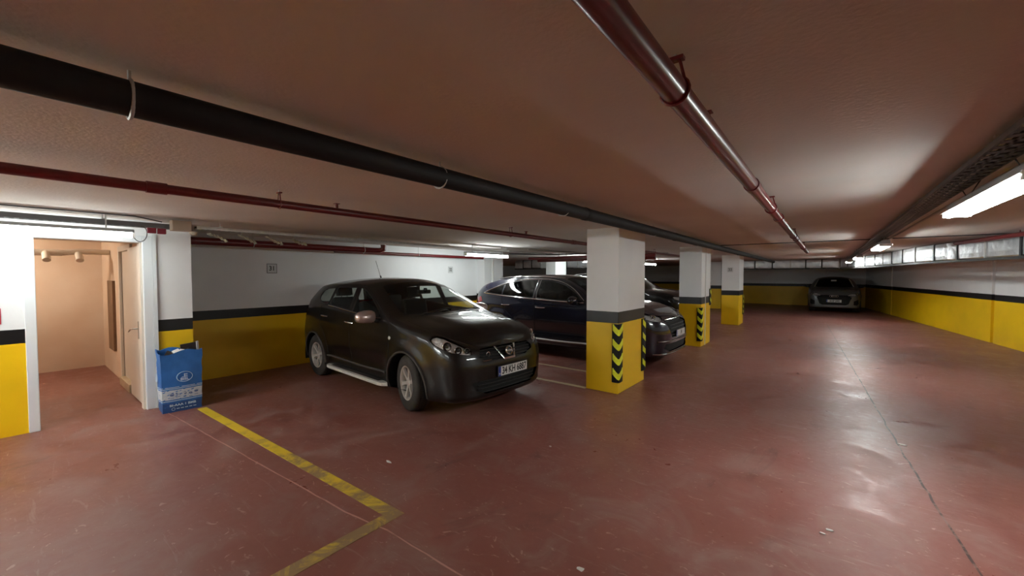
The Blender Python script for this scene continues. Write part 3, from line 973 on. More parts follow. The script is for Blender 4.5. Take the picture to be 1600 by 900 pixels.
def bag_ring(z, k=1.0):
    pts = []
    fl = z / bh
    for i in range(NS):
        s_ = i / NS * 4
        e, f_ = int(s_), s_ - int(s_)
        cx = [(-1, -1), (1, -1), (1, 1), (-1, 1), (-1, -1)]
        ax, ay = cx[e]
        bx_, by_ = cx[e + 1]
        x, y = ax + (bx_ - ax) * f_, ay + (by_ - ay) * f_
        ex = 1 + 0.07 * fl + (0.03 if fl > 0.85 else 0) * (fl - 0.85) / 0.15
        bulge = 0.015 * math.sin(f_ * math.pi) * (1 if fl < 0.8 else -0.6) * math.sin(min(1, fl * 1.2) * math.pi)
        nx_, ny_ = (0, ay) if ay == by_ else (ax, 0)
        px = x * bd / 2 * ex * k + nx_ * bulge
        py = y * bw / 2 * ex * k + ny_ * bulge
        zz = z + (0.012 * math.sin(i * 0.9) + 0.02 * math.cos(i * 0.35) if fl > 0.97 else 0)
        crease = 0.004 * math.sin(z * 37 + i * 1.7)
        pts.append((px + crease * (nx_ or 0), py + crease * (ny_ or 0), zz))
    return pts


def bag_strip(z0, z1, n, out=0.0):
    vs, fs = [], []
    for j in range(n + 1):
        z = z0 + (z1 - z0) * j / n
        vs += bag_ring(z, 1.0 + out)
    for j in range(n):
        for i in range(NS):
            fs.append((j * NS + i, j * NS + (i + 1) % NS, (j + 1) * NS + (i + 1) % NS, (j + 1) * NS + i))
    return vs, fs


vs, fs = bag_strip(0, bh, 20)
k = len(vs)
vs2 = [(x * 0.97, y * 0.97, z - 0.004) for x, y, z in vs[:]]
fs2 = [tuple(reversed([q + k for q in f])) for f in fs]
top = [((20 * NS) + i, (20 * NS) + (i + 1) % NS, k + (20 * NS) + (i + 1) % NS, k + (20 * NS) + i) for i in range(NS)]
o = MB().add(vs + vs2, fs + fs2 + top + [tuple(reversed(range(NS)))]).build('sack', M['bag_blue'], parent=bag, smooth=True)
sol = lambda z0, z1, n, m, nm, out=0.008: MB().add(*bag_strip(z0, z1, n, out)).build(nm, m, parent=bag, smooth=True)
sol(0.155, 0.27, 3, M['bag_white'], 'printed_band')
sol(0.283, 0.290, 1, M['bag_print'], 'printed_stripe')
sol(0.300, 0.306, 1, M['bag_print'], 'printed_stripe')
sol(0.135, 0.142, 1, M['bag_print'], 'printed_stripe')
sol(0.0, 0.118, 3, M['bag_navy'], 'printed_foot', 0.006)
# emblem and words on the face towards +X and on the face towards -Y
for (fm, sc_) in ((frame3((bd / 2 * 1.07 + 0.020, 0.02, 0.42), (0, 1, 0), (0, 0, 1)), 1.0), (frame3((0.0, -bw / 2 * 1.06 - 0.022, 0.42), (1, 0, 0), (0, 0, 1)), 0.85)):
    q = MB()
    q.tube([fm @ Vector((math.cos(a) * 0.075 * sc_, math.sin(a) * 0.06 * sc_, 0)) for a in [2 * math.pi * i / 32 for i in range(32)]], 0.0025, 6, closed=True)
    q.box((-0.005, -0.002, -0.001), (0.004, 0.036, 0.001), mtx=fm).box((0.004, 0.026, -0.001), (0.028, 0.033, 0.001), mtx=fm).box((0.004, 0.008, -0.001), (0.028, 0.014, 0.001), mtx=fm).box((-0.028, -0.006, -0.001), (0.03, -0.001, 0.001), mtx=fm)
    q.build('emblem', M['bag_print'], parent=bag)
    text_obj('lettering', 'BISL', 0.042, fm @ Matrix.Translation((0, -0.03, 0)), M['bag_print'], bag, 1.1, bold=0.0012)
fm = frame3((bd / 2 + 0.018, 0.0, 0.085), (0, 1, 0), (0, 0, 1))
text_obj('lettering', 'BI-AAA 1 BMB', 0.036, fm, M['bag_print'], bag, 1.15, bold=0.001)
fm = frame3((bd / 2 + 0.012, -0.09, 0.04), (0, 1, 0), (0, 0, 1))
q = MB()
q.tube([fm @ Vector((math.cos(a) * 0.016, math.sin(a) * 0.016, 0)) for a in [2 * math.pi * i / 16 for i in range(16)]], 0.002, 5, closed=True)
for i in range(5):
    q.box((0.03 + i * 0.04, -0.004, -0.0005), (0.058 + i * 0.04, 0.004, 0.0005), mtx=fm)
q.build('small_print', M['bag_print'], parent=bag)
fm = frame3((bd / 2 * 1.02 + 0.013, 0, 0.21), (0, 1, 0), (0, 0, 1))
q = MB()
for (cx_, cz_, w_, h_) in ((-0.10, 0.0, 0.035, 0.04), (-0.045, 0.01, 0.04, 0.03), (0.02, 0.0, 0.03, 0.045), (0.075, -0.005, 0.03, 0.03), (0.13, 0.008, 0.035, 0.025)):
    q.tube([fm @ Vector((cx_ + math.cos(a) * w_ / 2, cz_ + math.sin(a) * h_ / 2 * (1 if a < 3.2 else 0.4), 0.001)) for a in [2 * math.pi * i / 10 for i in range(10)]], 0.0025, 5, closed=True)
    q.box((cx_ - w_ / 2, cz_ - 0.004, 0), (cx_ + w_ / 3, cz_ + 0.004, 0.002), mtx=fm)
    q.box((cx_ - w_ / 2, cz_ - 0.04, 0), (cx_ + w_ / 2, cz_ - 0.036, 0.001), mtx=fm)
q.build('pictograms', M['bag_navy'], parent=bag)
# rubbish in the bag
t = thing('rubbish', (-6.27, 1.30, 0.60), 'dark crumpled rubbish filling the top of the blue sack', 'rubbish')
q = MB()
rr = random.Random(5)
for i in range(10):
    q.cbox((rr.uniform(-0.06, 0.06), rr.uniform(-0.11, 0.11), rr.uniform(0.0, 0.09)), (rr.uniform(0.06, 0.12), rr.uniform(0.06, 0.14), rr.uniform(0.03, 0.08)), rot=(rr.uniform(-.6, .6), rr.uniform(-.6, .6), rr.uniform(0, 3)))
q.build('crumpled_paper', M['cardboard'], parent=t)
MB().cbox((0.05, -0.04, 0.115), (0.05, 0.07, 0.03), rot=(0.4, 0.5, 0.3)).cbox((0.06, 0.01, 0.11), (0.05, 0.06, 0.025), rot=(0.7, 0.2, 1.0)).build('white_paper', M['paper'], parent=t)
MB().cbox((-0.04, 0.10, 0.13), (0.012, 0.16, 0.13), rot=(0.1, 0.15, 0.1)).build('carton', M['cardboard'], parent=t)
MB().cbox((-0.03, 0.19, 0.15), (0.02, 0.02, 0.12), rot=(0.1, 0.15, 0.1)).build('carton_edge', M['paper'], parent=t)
# ------------------------------------------------------------------ cars
M['black_paint'] = mat('black_car_paint', (0.005, 0.0048, 0.0045), 0.36, spec=0.2, coat=0.75, noise=(2.5, (0.011, 0.010, 0.009), 0.6))
M['navy_paint'] = mat('navy_car_paint', (0.008, 0.009, 0.022), 0.22, coat=1.0)
M['grey_paint'] = mat('grey_car_paint', (0.15, 0.162, 0.168), 0.3, metal=0.4, coat=0.9)
M['white_paint'] = mat('white_car_paint', (0.7, 0.7, 0.7), 0.3, coat=0.8)
M['grime_plastic'] = mat('dusty_black_plastic', (0.035, 0.030, 0.027), 0.7, noise=(4, (0.065, 0.052, 0.045), 0.9))
M['trim'] = mat('black_trim', (0.010, 0.010, 0.010), 0.45)
M['seam'] = mat('door_gap', (0.002, 0.002, 0.002), 0.8)
M['glass'] = glass_mat('car_glass', (0.66, 0.70, 0.66))
M['glass_dark'] = glass_mat('dark_car_glass', (0.10, 0.11, 0.11))
M['lens'] = glass_mat('headlamp_lens', (0.9, 0.92, 0.92))
M['chrome'] = mat('chrome', (0.75, 0.75, 0.75), 0.12, metal=1)
M['satin'] = mat('satin_mirror_shell', (0.66, 0.53, 0.51), 0.27, metal=0.65)
M['alloy'] = mat('alloy_rim', (0.60, 0.58, 0.55), 0.38, metal=0.35, noise=(9, (0.55, 0.49, 0.44), 0.8))
M['tyre'] = mat('dusty_tyre', (0.022, 0.020, 0.019), 0.75, noise=(7, (0.045, 0.038, 0.034), 0.8))
M['seat'] = mat('dark_seat_fabric', (0.022, 0.022, 0.022), 0.85)
M['red_lens'] = mat('red_tail_lamp', (0.35, 0.01, 0.015), 0.15, coat=1)
M['amber'] = mat('amber_lens', (0.6, 0.25, 0.05), 0.2)
M['plate_white'] = mat('plate_white', (0.62, 0.62, 0.60), 0.35)
M['plate_blue'] = mat('plate_blue', (0.01, 0.04, 0.25), 0.35)
M['running_board'] = mat('running_board_alloy', (0.68, 0.66, 0.61), 0.45, metal=0.2, noise=(30, (0.55, 0.52, 0.47), 0.6))
M['bowl'] = mat('lamp_bowl', (0.88, 0.87, 0.86), 0.22, metal=0.55, bump=(18, 1.0, 0.02))


def pch(pts):
    """monotone cubic interpolation"""
    X = np.array([p[0] for p in pts], float)
    Y = np.array([p[1] for p in pts], float)
    h_ = np.diff(X)
    dl = np.diff(Y) / h_
    m_ = np.zeros(len(X))
    m_[0], m_[-1] = dl[0], dl[-1]
    for i in range(1, len(X) - 1):
        if dl[i - 1] * dl[i] > 0:
            w1, w2 = 2 * h_[i] + h_[i - 1], h_[i] + 2 * h_[i - 1]
            m_[i] = (w1 + w2) / (w1 / dl[i - 1] + w2 / dl[i])

    def f(x):
        x = min(max(x, X[0]), X[-1])
        i = min(max(int(np.searchsorted(X, x)) - 1, 0), len(h_) - 1)
        t = (x - X[i]) / h_[i]
        return float((2 * t**3 - 3 * t**2 + 1) * Y[i] + (t**3 - 2 * t**2 + t) * h_[i] * m_[i] + (-2 * t**3 + 3 * t**2) * Y[i + 1] + (t**3 - t**2) * h_[i] * m_[i + 1])
    return f


def crspline(P, n):
    P = [Vector(p) for p in P]
    out = []
    for i in range(len(P) - 1):
        p0 = P[max(i - 1, 0)] if i > 0 else P[0] * 2 - P[1]
        p1, p2 = P[i], P[i + 1]
        p3 = P[i + 2] if i + 2 < len(P) else P[-1] * 2 - P[-2]
        d1 = max((p1 - p0).length ** 0.5, 1e-4)
        d2 = max((p2 - p1).length ** 0.5, 1e-4)
        d3 = max((p3 - p2).length ** 0.5, 1e-4)
        for k in range(n):
            t = k / n * d2
            A1 = p0 * ((-t) / d1) + p1 * ((t + d1) / d1) if True else p0
            A2 = p1 * ((d2 - t) / d2) + p2 * (t / d2)
            A3 = p2 * ((d2 + d3 - t) / d3) + p3 * ((t - d2) / d3)
            B1 = A1 * ((d2 - t) / (d1 + d2)) + A2 * ((t + d1) / (d1 + d2))
            B2 = A2 * ((d2 + d3 - t) / (d2 + d3)) + A3 * (t / (d2 + d3))
            out.append(B1 * ((d2 - t) / d2) + B2 * (t / d2))
    out.append(P[-1])
    return out


def resample(P, step):
    L = [0.0]
    for a, b in zip(P[:-1], P[1:]):
        L.append(L[-1] + (b - a).length)
    n = int(L[-1] / step)
    out = []
    j = 0
    for k in range(n + 1):
        s = L[-1] * k / n
        while j < len(P) - 2 and L[j + 1] < s:
            j += 1
        f = (s - L[j]) / max(L[j + 1] - L[j], 1e-9)
        out.append(P[j].lerp(P[j + 1], min(max(f, 0), 1)))
    return out


def sstep(a, b, x):
    t = min(max((x - a) / (b - a), 0), 1)
    return t * t * (3 - 2 * t)


class Car:
    """body surface swept from a plan outline, side profiles and section rules; panels are cut out of it"""

    def __init__(s, P, step=0.045):
        s.P = P
        plan = resample(crspline([(x, y, 0) for x, y in P['plan']], 12), step)
        plan[0].y = 0
        plan[-1].y = 0
        ze, zc, zb, belt = pch(P['edge']), pch(P['centre']), pch(P['bottom']), pch(P['belt'])
        df, dr, kl = pch(P['nose']), pch(P['tail']), pch(P['section'])
        xf, xr = P['plan'][0][0], P['plan'][-1][0]
        T = pch(P['tumble'])
        rad = P.get('rad', 0.06)
        disp = P.get('disp')

        def xat(X, z):
            if X > 0.3:
                return 0.3 + (X - 0.3) * (1 - df(z) / (xf - 0.3))
            if X < -0.3:
                return -0.3 + (X + 0.3) * (1 - dr(z) / (-xr - 0.3))
            return X
        NL, NU = P.get('nl', 16), P.get('nu', 12)
        cols = []
        N = len(plan)
        for i in range(N):
            X, Y = plan[i].x, plan[i].y
            a, b = plan[max(i - 1, 0)], plan[min(i + 1, N - 1)]
            t = (b - a).normalized() if 0 < i < N - 1 else Vector((0, 1 if i == 0 else -1, 0))
            nrm = Vector((t.y, -t.x, 0))       # outward for a path front -> +y side -> rear
            nrm = nrm if nrm.dot(Vector((X, Y, 0))) > 0 else -nrm
            zt = ze(X)
            for _ in range(6):
                zt = ze(xat(X, zt))
            xm = xat(X, zt)
            bl = min(belt(xm), zt - rad * 1.3)
            z0 = zb(X)
            zs = [z0 + (bl - z0) * j / NL for j in range(NL)] + [bl + (zt - bl) * (1 - (1 - j / NU) ** 1.35) for j in range(NU + 1)]
            col = []
            for z in zs:
                x = xat(X, z)
                k = kl(z) * (1 - T(z - belt(x)) if z > belt(x) else 1)
                y = Y * k
                s_ = min(max((z - (zt - rad)) / rad, 0), 1)
                ins = rad * 0.85 * (1 - math.sqrt(max(0, 1 - s_ * s_)))
                p = Vector((x - nrm.x * ins, max(y - nrm.y * ins, 0) if i not in (0, N - 1) else 0, z))
                if disp:
                    p = disp(p, nrm, 'side')
                col.append(p)
            cols.append(col)
        s.V, s.F, s.reg = [], [], []
        idx = {}

        def vid(key, co):
            if key not in idx:
                idx[key] = len(s.V)
                s.V.append(co)
            return idx[key]
        M_ = len(cols[0])
        for sg_, rg in ((1, 2), (-1, 1)):
            for i in range(N - 1):
                for j in range(M_ - 1):
                    q = []
                    for (a, b) in ((i, j), (i + 1, j), (i + 1, j + 1), (i, j + 1)):
                        c = cols[a][b]
                        sg2 = 0 if a in (0, N - 1) else sg_
                        q.append(vid((a, b, sg2), Vector((c.x, c.y * sg_, c.z))))
                    s.F.append(q if sg_ < 0 else q[::-1])
                    s.reg.append(rg)
        K = 12
        pw = P.get('pw', 2.4)

        def lid(a, k):       # k in -K..K
            top = cols[a][-1]
            if a in (0, N - 1):
                return vid((a, M_ - 1, 0), top)
            if abs(k) == K:
                return vid((a, M_ - 1, 1 if k > 0 else -1), Vector((top.x, math.copysign(top.y, k), top.z)))
            q = math.sin(abs(k) / K * math.pi / 2)
            y = top.y * q
            xx = top.x
            h_ = zc(xx) - top.z
            z = top.z + h_ * (1 - q ** pw)
            p = Vector((xx, y, z))
            if disp:
                p = disp(p, Vector((0, 0, 1)), 'lid')
            return vid((a, 'l', k), Vector((p.x, math.copysign(p.y, k), p.z)))
        for a in range(N - 1):
            for k in range(-K, K):
                q = [lid(a, k), lid(a + 1, k), lid(a + 1, k + 1), lid(a, k + 1)]
                qq = []
                for v in q:
                    if v not in qq:
                        qq.append(v)
                if len(qq) > 2:
                    s.F.append(qq)
                    s.reg.append(3)
        # underside
        for a in range(1, N - 2):
            q = [vid((a, 0, 1), cols[a][0]), vid((a + 1, 0, 1), cols[a + 1][0]), vid((a + 1, 0, -1), 0), vid((a, 0, -1), 0)]
            s.F.append(q)
            s.reg.append(4)
        bm = bmesh.new()
        for v in s.V:
            bm.verts.new(v)
        bm.verts.ensure_lookup_table()
        lr = bm.faces.layers.int.new('reg')
        s.lab = bm.faces.layers.int.new('lab')
        for f, r_ in zip(s.F, s.reg):
            try:
                fc = bm.faces.new([bm.verts[i] for i in f])
                fc[lr] = r_
            except ValueError:
                pass
        lr = bm.faces.layers.int['reg']
        bmesh.ops.recalc_face_normals(bm, faces=bm.faces)
        bm.normal_update()
        s.bm = bm
        s.lr = lr
        s.lab = bm.faces.layers.int['lab']
        base = bm.copy()
        s.bvh = BVHTree.FromBMesh(base)
        base.faces.ensure_lookup_table()
        base.verts.ensure_lookup_table()
        s.base = base
        s.labels = ['body']

    def hit(s, o, d):
        r_ = s.bvh.ray_cast(Vector(o), Vector(d).normalized())
        return r_[0], r_[1]

    def side(s, x, z, sg_=-1, off=0.0):
        p, n = s.hit((x, sg_ * 3, z), (0, -sg_, 0))
        return p + n * off if p else None

    def front(s, y, z, off=0.0, phi=0.0):
        d = Vector((-math.cos(phi), math.sin(phi), 0))
        # point on the line through (.., y-like coordinate) for yawed projection
        side_ = Vector((math.sin(phi), math.cos(phi), 0))
        o = side_ * y + Vector((0, 0, z)) - d * 5
        p, n = s.hit(o, d)
        return p + n * off if p else None

    def top(s, x, y, off=0.0):
        p, n = s.hit((x, y, 4), (0, 0, -1))
        return p + n * off if p else None

    def cut(s, poly, label, proj, regs, over=('body',), face=None):
        """poly in projected coordinates; proj = (a, b) orthonormal vectors; face = outward direction the faces must look to"""
        a, b = Vector(proj[0]), Vector(proj[1])
        if label not in s.labels:
            s.labels.append(label)
        li = s.labels.index(label)
        ok = {s.labels.index(o) for o in over if o in s.labels}
        bm = s.bm
        d = Vector(face) if face else None
        cand = [f for f in bm.faces if f[s.lr] in regs and f[s.lab] in ok and (d is None or f.normal.dot(d) > 0.02)]
        us = [p[0] for p in poly]
        vs = [p[1] for p in poly]
        bb = (min(us) - 0.01, max(us) + 0.01, min(vs) - 0.01, max(vs) + 0.01)

        def inbb(f, q):
            fu = [v.co.dot(a) for v in f.verts]
            fv = [v.co.dot(b) for v in f.verts]
            return max(fu) >= q[0] and min(fu) <= q[1] and max(fv) >= q[2] and min(fv) <= q[3]
        cand = [f for f in cand if inbb(f, bb)]
        n = len(poly)
        for i in range(n):
            p, q = poly[i], poly[(i + 1) % n]
            du, dv = q[0] - p[0], q[1] - p[1]
            L = math.hypot(du, dv)
            if L < 1e-6:
                continue
            e = 0.002
            q4 = (min(p[0], q[0]) - e, max(p[0], q[0]) + e, min(p[1], q[1]) - e, max(p[1], q[1]) + e)
            fs = [f for f in cand if f.is_valid and inbb(f, q4)]
            if not fs:
                continue
            nv = a * (-dv / L) + b * (du / L)
            geom = set(fs)
            for f in fs:
                geom.update(f.edges)
                geom.update(f.verts)
            r_ = bmesh.ops.bisect_plane(bm, geom=list(geom), dist=1e-5, plane_co=a * p[0] + b * p[1], plane_no=nv)
            cand = [f for f in cand if f.is_valid]
            seen = set(cand)
            for g_ in r_['geom']:
                if isinstance(g_, bmesh.types.BMFace) and g_ not in seen:
                    cand.append(g_)
                    seen.add(g_)
        cnt = 0
        for f in cand:
            if not f.is_valid or f[s.lab] not in ok or f[s.lr] not in regs:
                continue
            c = f.calc_center_median()
            u, v = c.dot(a), c.dot(b)
            ins = False
            for i in range(n):
                x1, y1 = poly[i]
                x2, y2 = poly[(i + 1) % n]
                if (y1 > v) != (y2 > v) and u < (x2 - x1) * (v - y1) / (y2 - y1) + x1:
                    ins = not ins
            if ins:
                f[s.lab] = li
                cnt += 1
        return cnt

    def emit(s, label, name, m, parent, off=0.0, keep=None):
        """make a mesh object of all faces carrying a label, with the smooth normals of the uncut body"""
        if label not in s.labels:
            return None
        li = s.labels.index(label)
        vm, vs, fs, nn = {}, [], [], []
        for f in s.bm.faces:
            if f[s.lab] != li or (keep and not keep(f)):
                continue
            q = []
            for v in f.verts:
                if v.index not in vm or True:
                    pass
                key = v
                if key not in vm:
                    vm[key] = len(vs)
                    hp, hn, hi, _ = s.bvh.find_nearest(v.co)
                    bf = s.base.faces[hi]
                    try:
                        wts = poly_3d_calc([bv.co for bv in bf.verts], hp)
                        nv = Vector((0, 0, 0))
                        for wt, bv in zip(wts, bf.verts):
                            nv += bv.normal * wt
                        nv.normalize()
                    except Exception:
                        nv = hn
                    vs.append(v.co + nv * off)
                    nn.append(nv)
                q.append(vm[key])
            fs.append(q)
        if not fs:
            return None
        me = bpy.data.meshes.new(name)
        me.from_pydata([tuple(v) for v in vs], [], fs)
        me.materials.append(m)
        me.polygons.foreach_set('use_smooth', [True] * len(me.polygons))
        me.normals_split_custom_set_from_vertices([tuple(n_) for n_ in nn])
        me.update()
        o = bpy.data.objects.new(name, me)
        C.objects.link(o)
        o.parent = parent
        return o

    def side_tube(s, pts, r, sg_, off=0.0, smooth_n=6, closed=False, n=6):
        sp = crspline([(x, z, 0) for x, z in pts], smooth_n) if smooth_n else [Vector((x, z, 0)) for x, z in pts]
        out = []
        for p in sp:
            h_ = s.side(p.x, p.y, sg_, off)
            if h_:
                out.append(h_)
        return out


XZ = ((1, 0, 0), (0, 0, 1))
YZ = ((0, 1, 0), (0, 0, 1))
XY = ((1, 0, 0), (0, 1, 0))


def circ(cx, cz, r_, a0, a1, n):
    return [(cx + r_ * math.cos(R(a0 + (a1 - a0) * i / n)), cz + r_ * math.sin(R(a0 + (a1 - a0) * i / n))) for i in range(n + 1)]


def wheel(car, x, y, rad, wid, rim_r, spokes, sg_, steer=0.0, m_rim=None, width_deg=20, label=None):
    """tyre is the part, rim / hub / spokes its sub-parts; local axis: Z outwards"""
    ax = Vector((0, sg_, 0))
    m = Matrix.Translation((x, y, rad)) @ Matrix.Rotation(steer, 4, 'Z') @ (Matrix.Rotation(R(-90) if sg_ > 0 else R(90), 4, 'X'))
    hw = wid / 2
    prof = [(rim_r, -hw * 0.86), (rim_r + 0.02, -hw * 0.95), (rad - 0.045, -hw), (rad - 0.015, -hw * 0.88), (rad, -hw * 0.7), (rad, -hw * 0.45), (rad - 0.006, -hw * 0.42), (rad - 0.006, -hw * 0.36), (rad, -hw * 0.33),
            (rad, -hw * 0.05), (rad - 0.006, -hw * 0.03), (rad - 0.006, hw * 0.03), (rad, hw * 0.05), (rad, hw * 0.33), (rad - 0.006, hw * 0.36), (rad - 0.006, hw * 0.42), (rad, hw * 0.45), (rad, hw * 0.7), (rad - 0.015, hw * 0.88), (rad - 0.045, hw), (rim_r + 0.02, hw * 0.95), (rim_r, hw * 0.86)]
    o = MB().lathe(prof, Matrix(), 48, closed=True).build('wheel_tyre', M['tyre'], parent=car, smooth=True)
    o.matrix_local = m
    if label:
        o['label'] = label
    mr = m_rim or M['alloy']
    z1 = hw * 0.80
    rim = MB().lathe([(rim_r + 0.004, hw * 0.9), (rim_r - 0.010, hw * 0.88), (rim_r - 0.022, hw * 0.6), (rim_r - 0.035, -hw * 0.7), (rim_r - 0.05, -hw * 0.7), (rim_r - 0.038, hw * 0.6)], Matrix(), 40)
    rim.build('rim_barrel', mr, parent=o, smooth=True)
    sp = MB()
    for k in range(spokes):
        a = 2 * math.pi * (k + 0.25) / spokes
        rt_ = Matrix.Rotation(a, 4, 'Z')
        w0, w1, w2 = 0.026, 0.020, 0.036
        L = rim_r - 0.012
        vs = []
        for r0, hw_, zz, th in ((0.035, w0, z1 * 0.80, 0.03), (L * 0.55, w1, z1 * 0.92, 0.028), (L, w2, z1 * 0.98, 0.022)):
            for yy, z_ in ((-hw_, zz - th), (-hw_ * 0.8, zz), (hw_ * 0.8, zz), (hw_, zz - th)):
                vs.append(rt_ @ Vector((r0, yy, z_)))
        fs = []
        for i in range(2):
            for j in range(4):
                fs.append((i * 4 + j, i * 4 + (j + 1) % 4, (i + 1) * 4 + (j + 1) % 4, (i + 1) * 4 + j))
        fs += [(0, 1, 2, 3), (11, 10, 9, 8)]
        sp.add(vs, fs)
    sp.build('spokes', mr, parent=o, smooth=True)
    hub = MB().lathe([(0.0, z1 * 0.90), (0.028, z1 * 0.90), (0.034, z1 * 0.82), (0.062, z1 * 0.80), (0.068, z1 * 0.6), (0.068, z1 * 0.2), (0.0, z1 * 0.2)], Matrix(), 24)
    for k in range(5):
        a = 2 * math.pi * k / 5
        hub.tube([(0.048 * math.cos(a), 0.048 * math.sin(a), z1 * 0.78), (0.048 * math.cos(a), 0.048 * math.sin(a), z1 * 0.86)], 0.007, 6)
    hub.build('hub', mr, parent=o, smooth=True)
    MB().lathe([(0.0, -hw * 0.3), (rim_r - 0.05, -hw * 0.3), (rim_r - 0.05, -hw * 0.25), (0.15, -hw * 0.1), (0.0, -hw * 0.1)], Matrix(), 32).build('brake_disc', M['trim'], parent=o, smooth=True)
    return o


def seat(car, x, y, z, name='front_seat', rear=False, w_=0.48):
    q = MB()
    q.cbox((x, y, z), (0.50, w_, 0.14), rot=(0, -0.10, 0))
    q.cbox((x - 0.27, y, z + 0.33), (0.14, w_ * 0.94, 0.60), rot=(0, -0.22, 0))
    o = q.build(name, M['seat'], parent=car, bevel=0.03)
    h_ = MB().cbox((x - 0.36, y, z + 0.74), (0.09, 0.25, 0.17), rot=(0, -0.18, 0))
    h_.tube([(x - 0.34, y - 0.05, z + 0.58), (x - 0.36, y - 0.05, z + 0.68)], 0.006, 6).tube([(x - 0.34, y + 0.05, z + 0.58), (x - 0.36, y + 0.05, z + 0.68)], 0.006, 6)
    h_.build('head_restraint', M['seat'], parent=o, bevel=0.02)
    return o


def number_plate(car, pos, ydir, xn, txt, w_=0.52, h_=0.112, ts=0.105, xs=0.72, tilt=0.0):
    """pos on the car, ydir = direction in which the text reads"""
    fm = frame3(pos, ydir, (tilt, 0, 1))
    o = MB().box((-w_ / 2 - 0.006, -h_ / 2 - 0.006, -0.012), (w_ / 2 + 0.006, h_ / 2 + 0.006, 0.0), mtx=fm).build('number_plate', M['trim'], parent=car)
    MB().box((-w_ / 2, -h_ / 2, 0.0), (w_ / 2, h_ / 2, 0.003), mtx=fm).build('plate_face', M['plate_white'], parent=o)
    MB().box((-w_ / 2, -h_ / 2, 0.003), (-w_ / 2 + 0.042, h_ / 2, 0.0036), mtx=fm).build('blue_band', M['plate_blue'], parent=o)
    if txt:
        text_obj('plate_characters', txt, ts, fm @ Matrix.Translation((0.022, -0.002, 0.0042)), M['ink'], o, xs, bold=0.003)
        text_obj('plate_characters', 'TR', 0.03, fm @ Matrix.Translation((-w_ / 2 + 0.021, -h_ / 2 + 0.024, 0.0042)), M['plate_white'], o, 0.9)
    return o


def mirror(car, c, x, z, sg_, m_shell, w_=0.28, h_=0.165, off=0.155):
    p = c.side(x, z, sg_)
    y = p.y
    ctr = Vector((x - 0.02, y + sg_ * off, z + 0.035))
    vs, fs = [], []
    n, ms = 16, 7
    for i in range(ms + 1):
        t = i / ms
        a = t * math.pi / 2
        k = math.cos(a) ** 0.75 if i < ms else 0.02
        xo = math.sin(a) * 0.085
        for j in range(n):
            b = 2 * math.pi * j / n
            cy, cz = math.cos(b), math.sin(b)
            cy = math.copysign(abs(cy) ** 0.7, cy)
            cz = math.copysign(abs(cz) ** 0.7, cz)
            vs.append(ctr + Vector((xo, sg_ * (cy * w_ / 2 * k), cz * h_ / 2 * k * (1.0 - 0.15 * cy) - 0.01 * t)))
    for i in range(ms):
        for j in range(n):
            fs.append((i * n + j, i * n + (j + 1) % n, (i + 1) * n + (j + 1) % n, (i + 1) * n + j))
    fs.append(tuple(ms * n + j for j in range(n)))
    o = MB().add(vs, fs).build('door_mirror', m_shell, parent=car, smooth=True)
    rim_ = [v for v in vs[:n]]
    back = [v + Vector((-0.03, 0, 0)) for v in rim_]
    vs2 = rim_ + back
    MB().add(vs2, [(j, (j + 1) % n, n + (j + 1) % n, n + j) for j in range(n)] + [tuple(range(n, 2 * n))]).build('mirror_glass_rim', M['trim'], parent=o, smooth=True)
    MB().tube([(x + 0.03, y - sg_ * 0.01, z - 0.03), (x + 0.01, y + sg_ * 0.05, z - 0.02)], 0.028, 10).build('mirror_arm', M['trim'], parent=o, smooth=True)
    return o


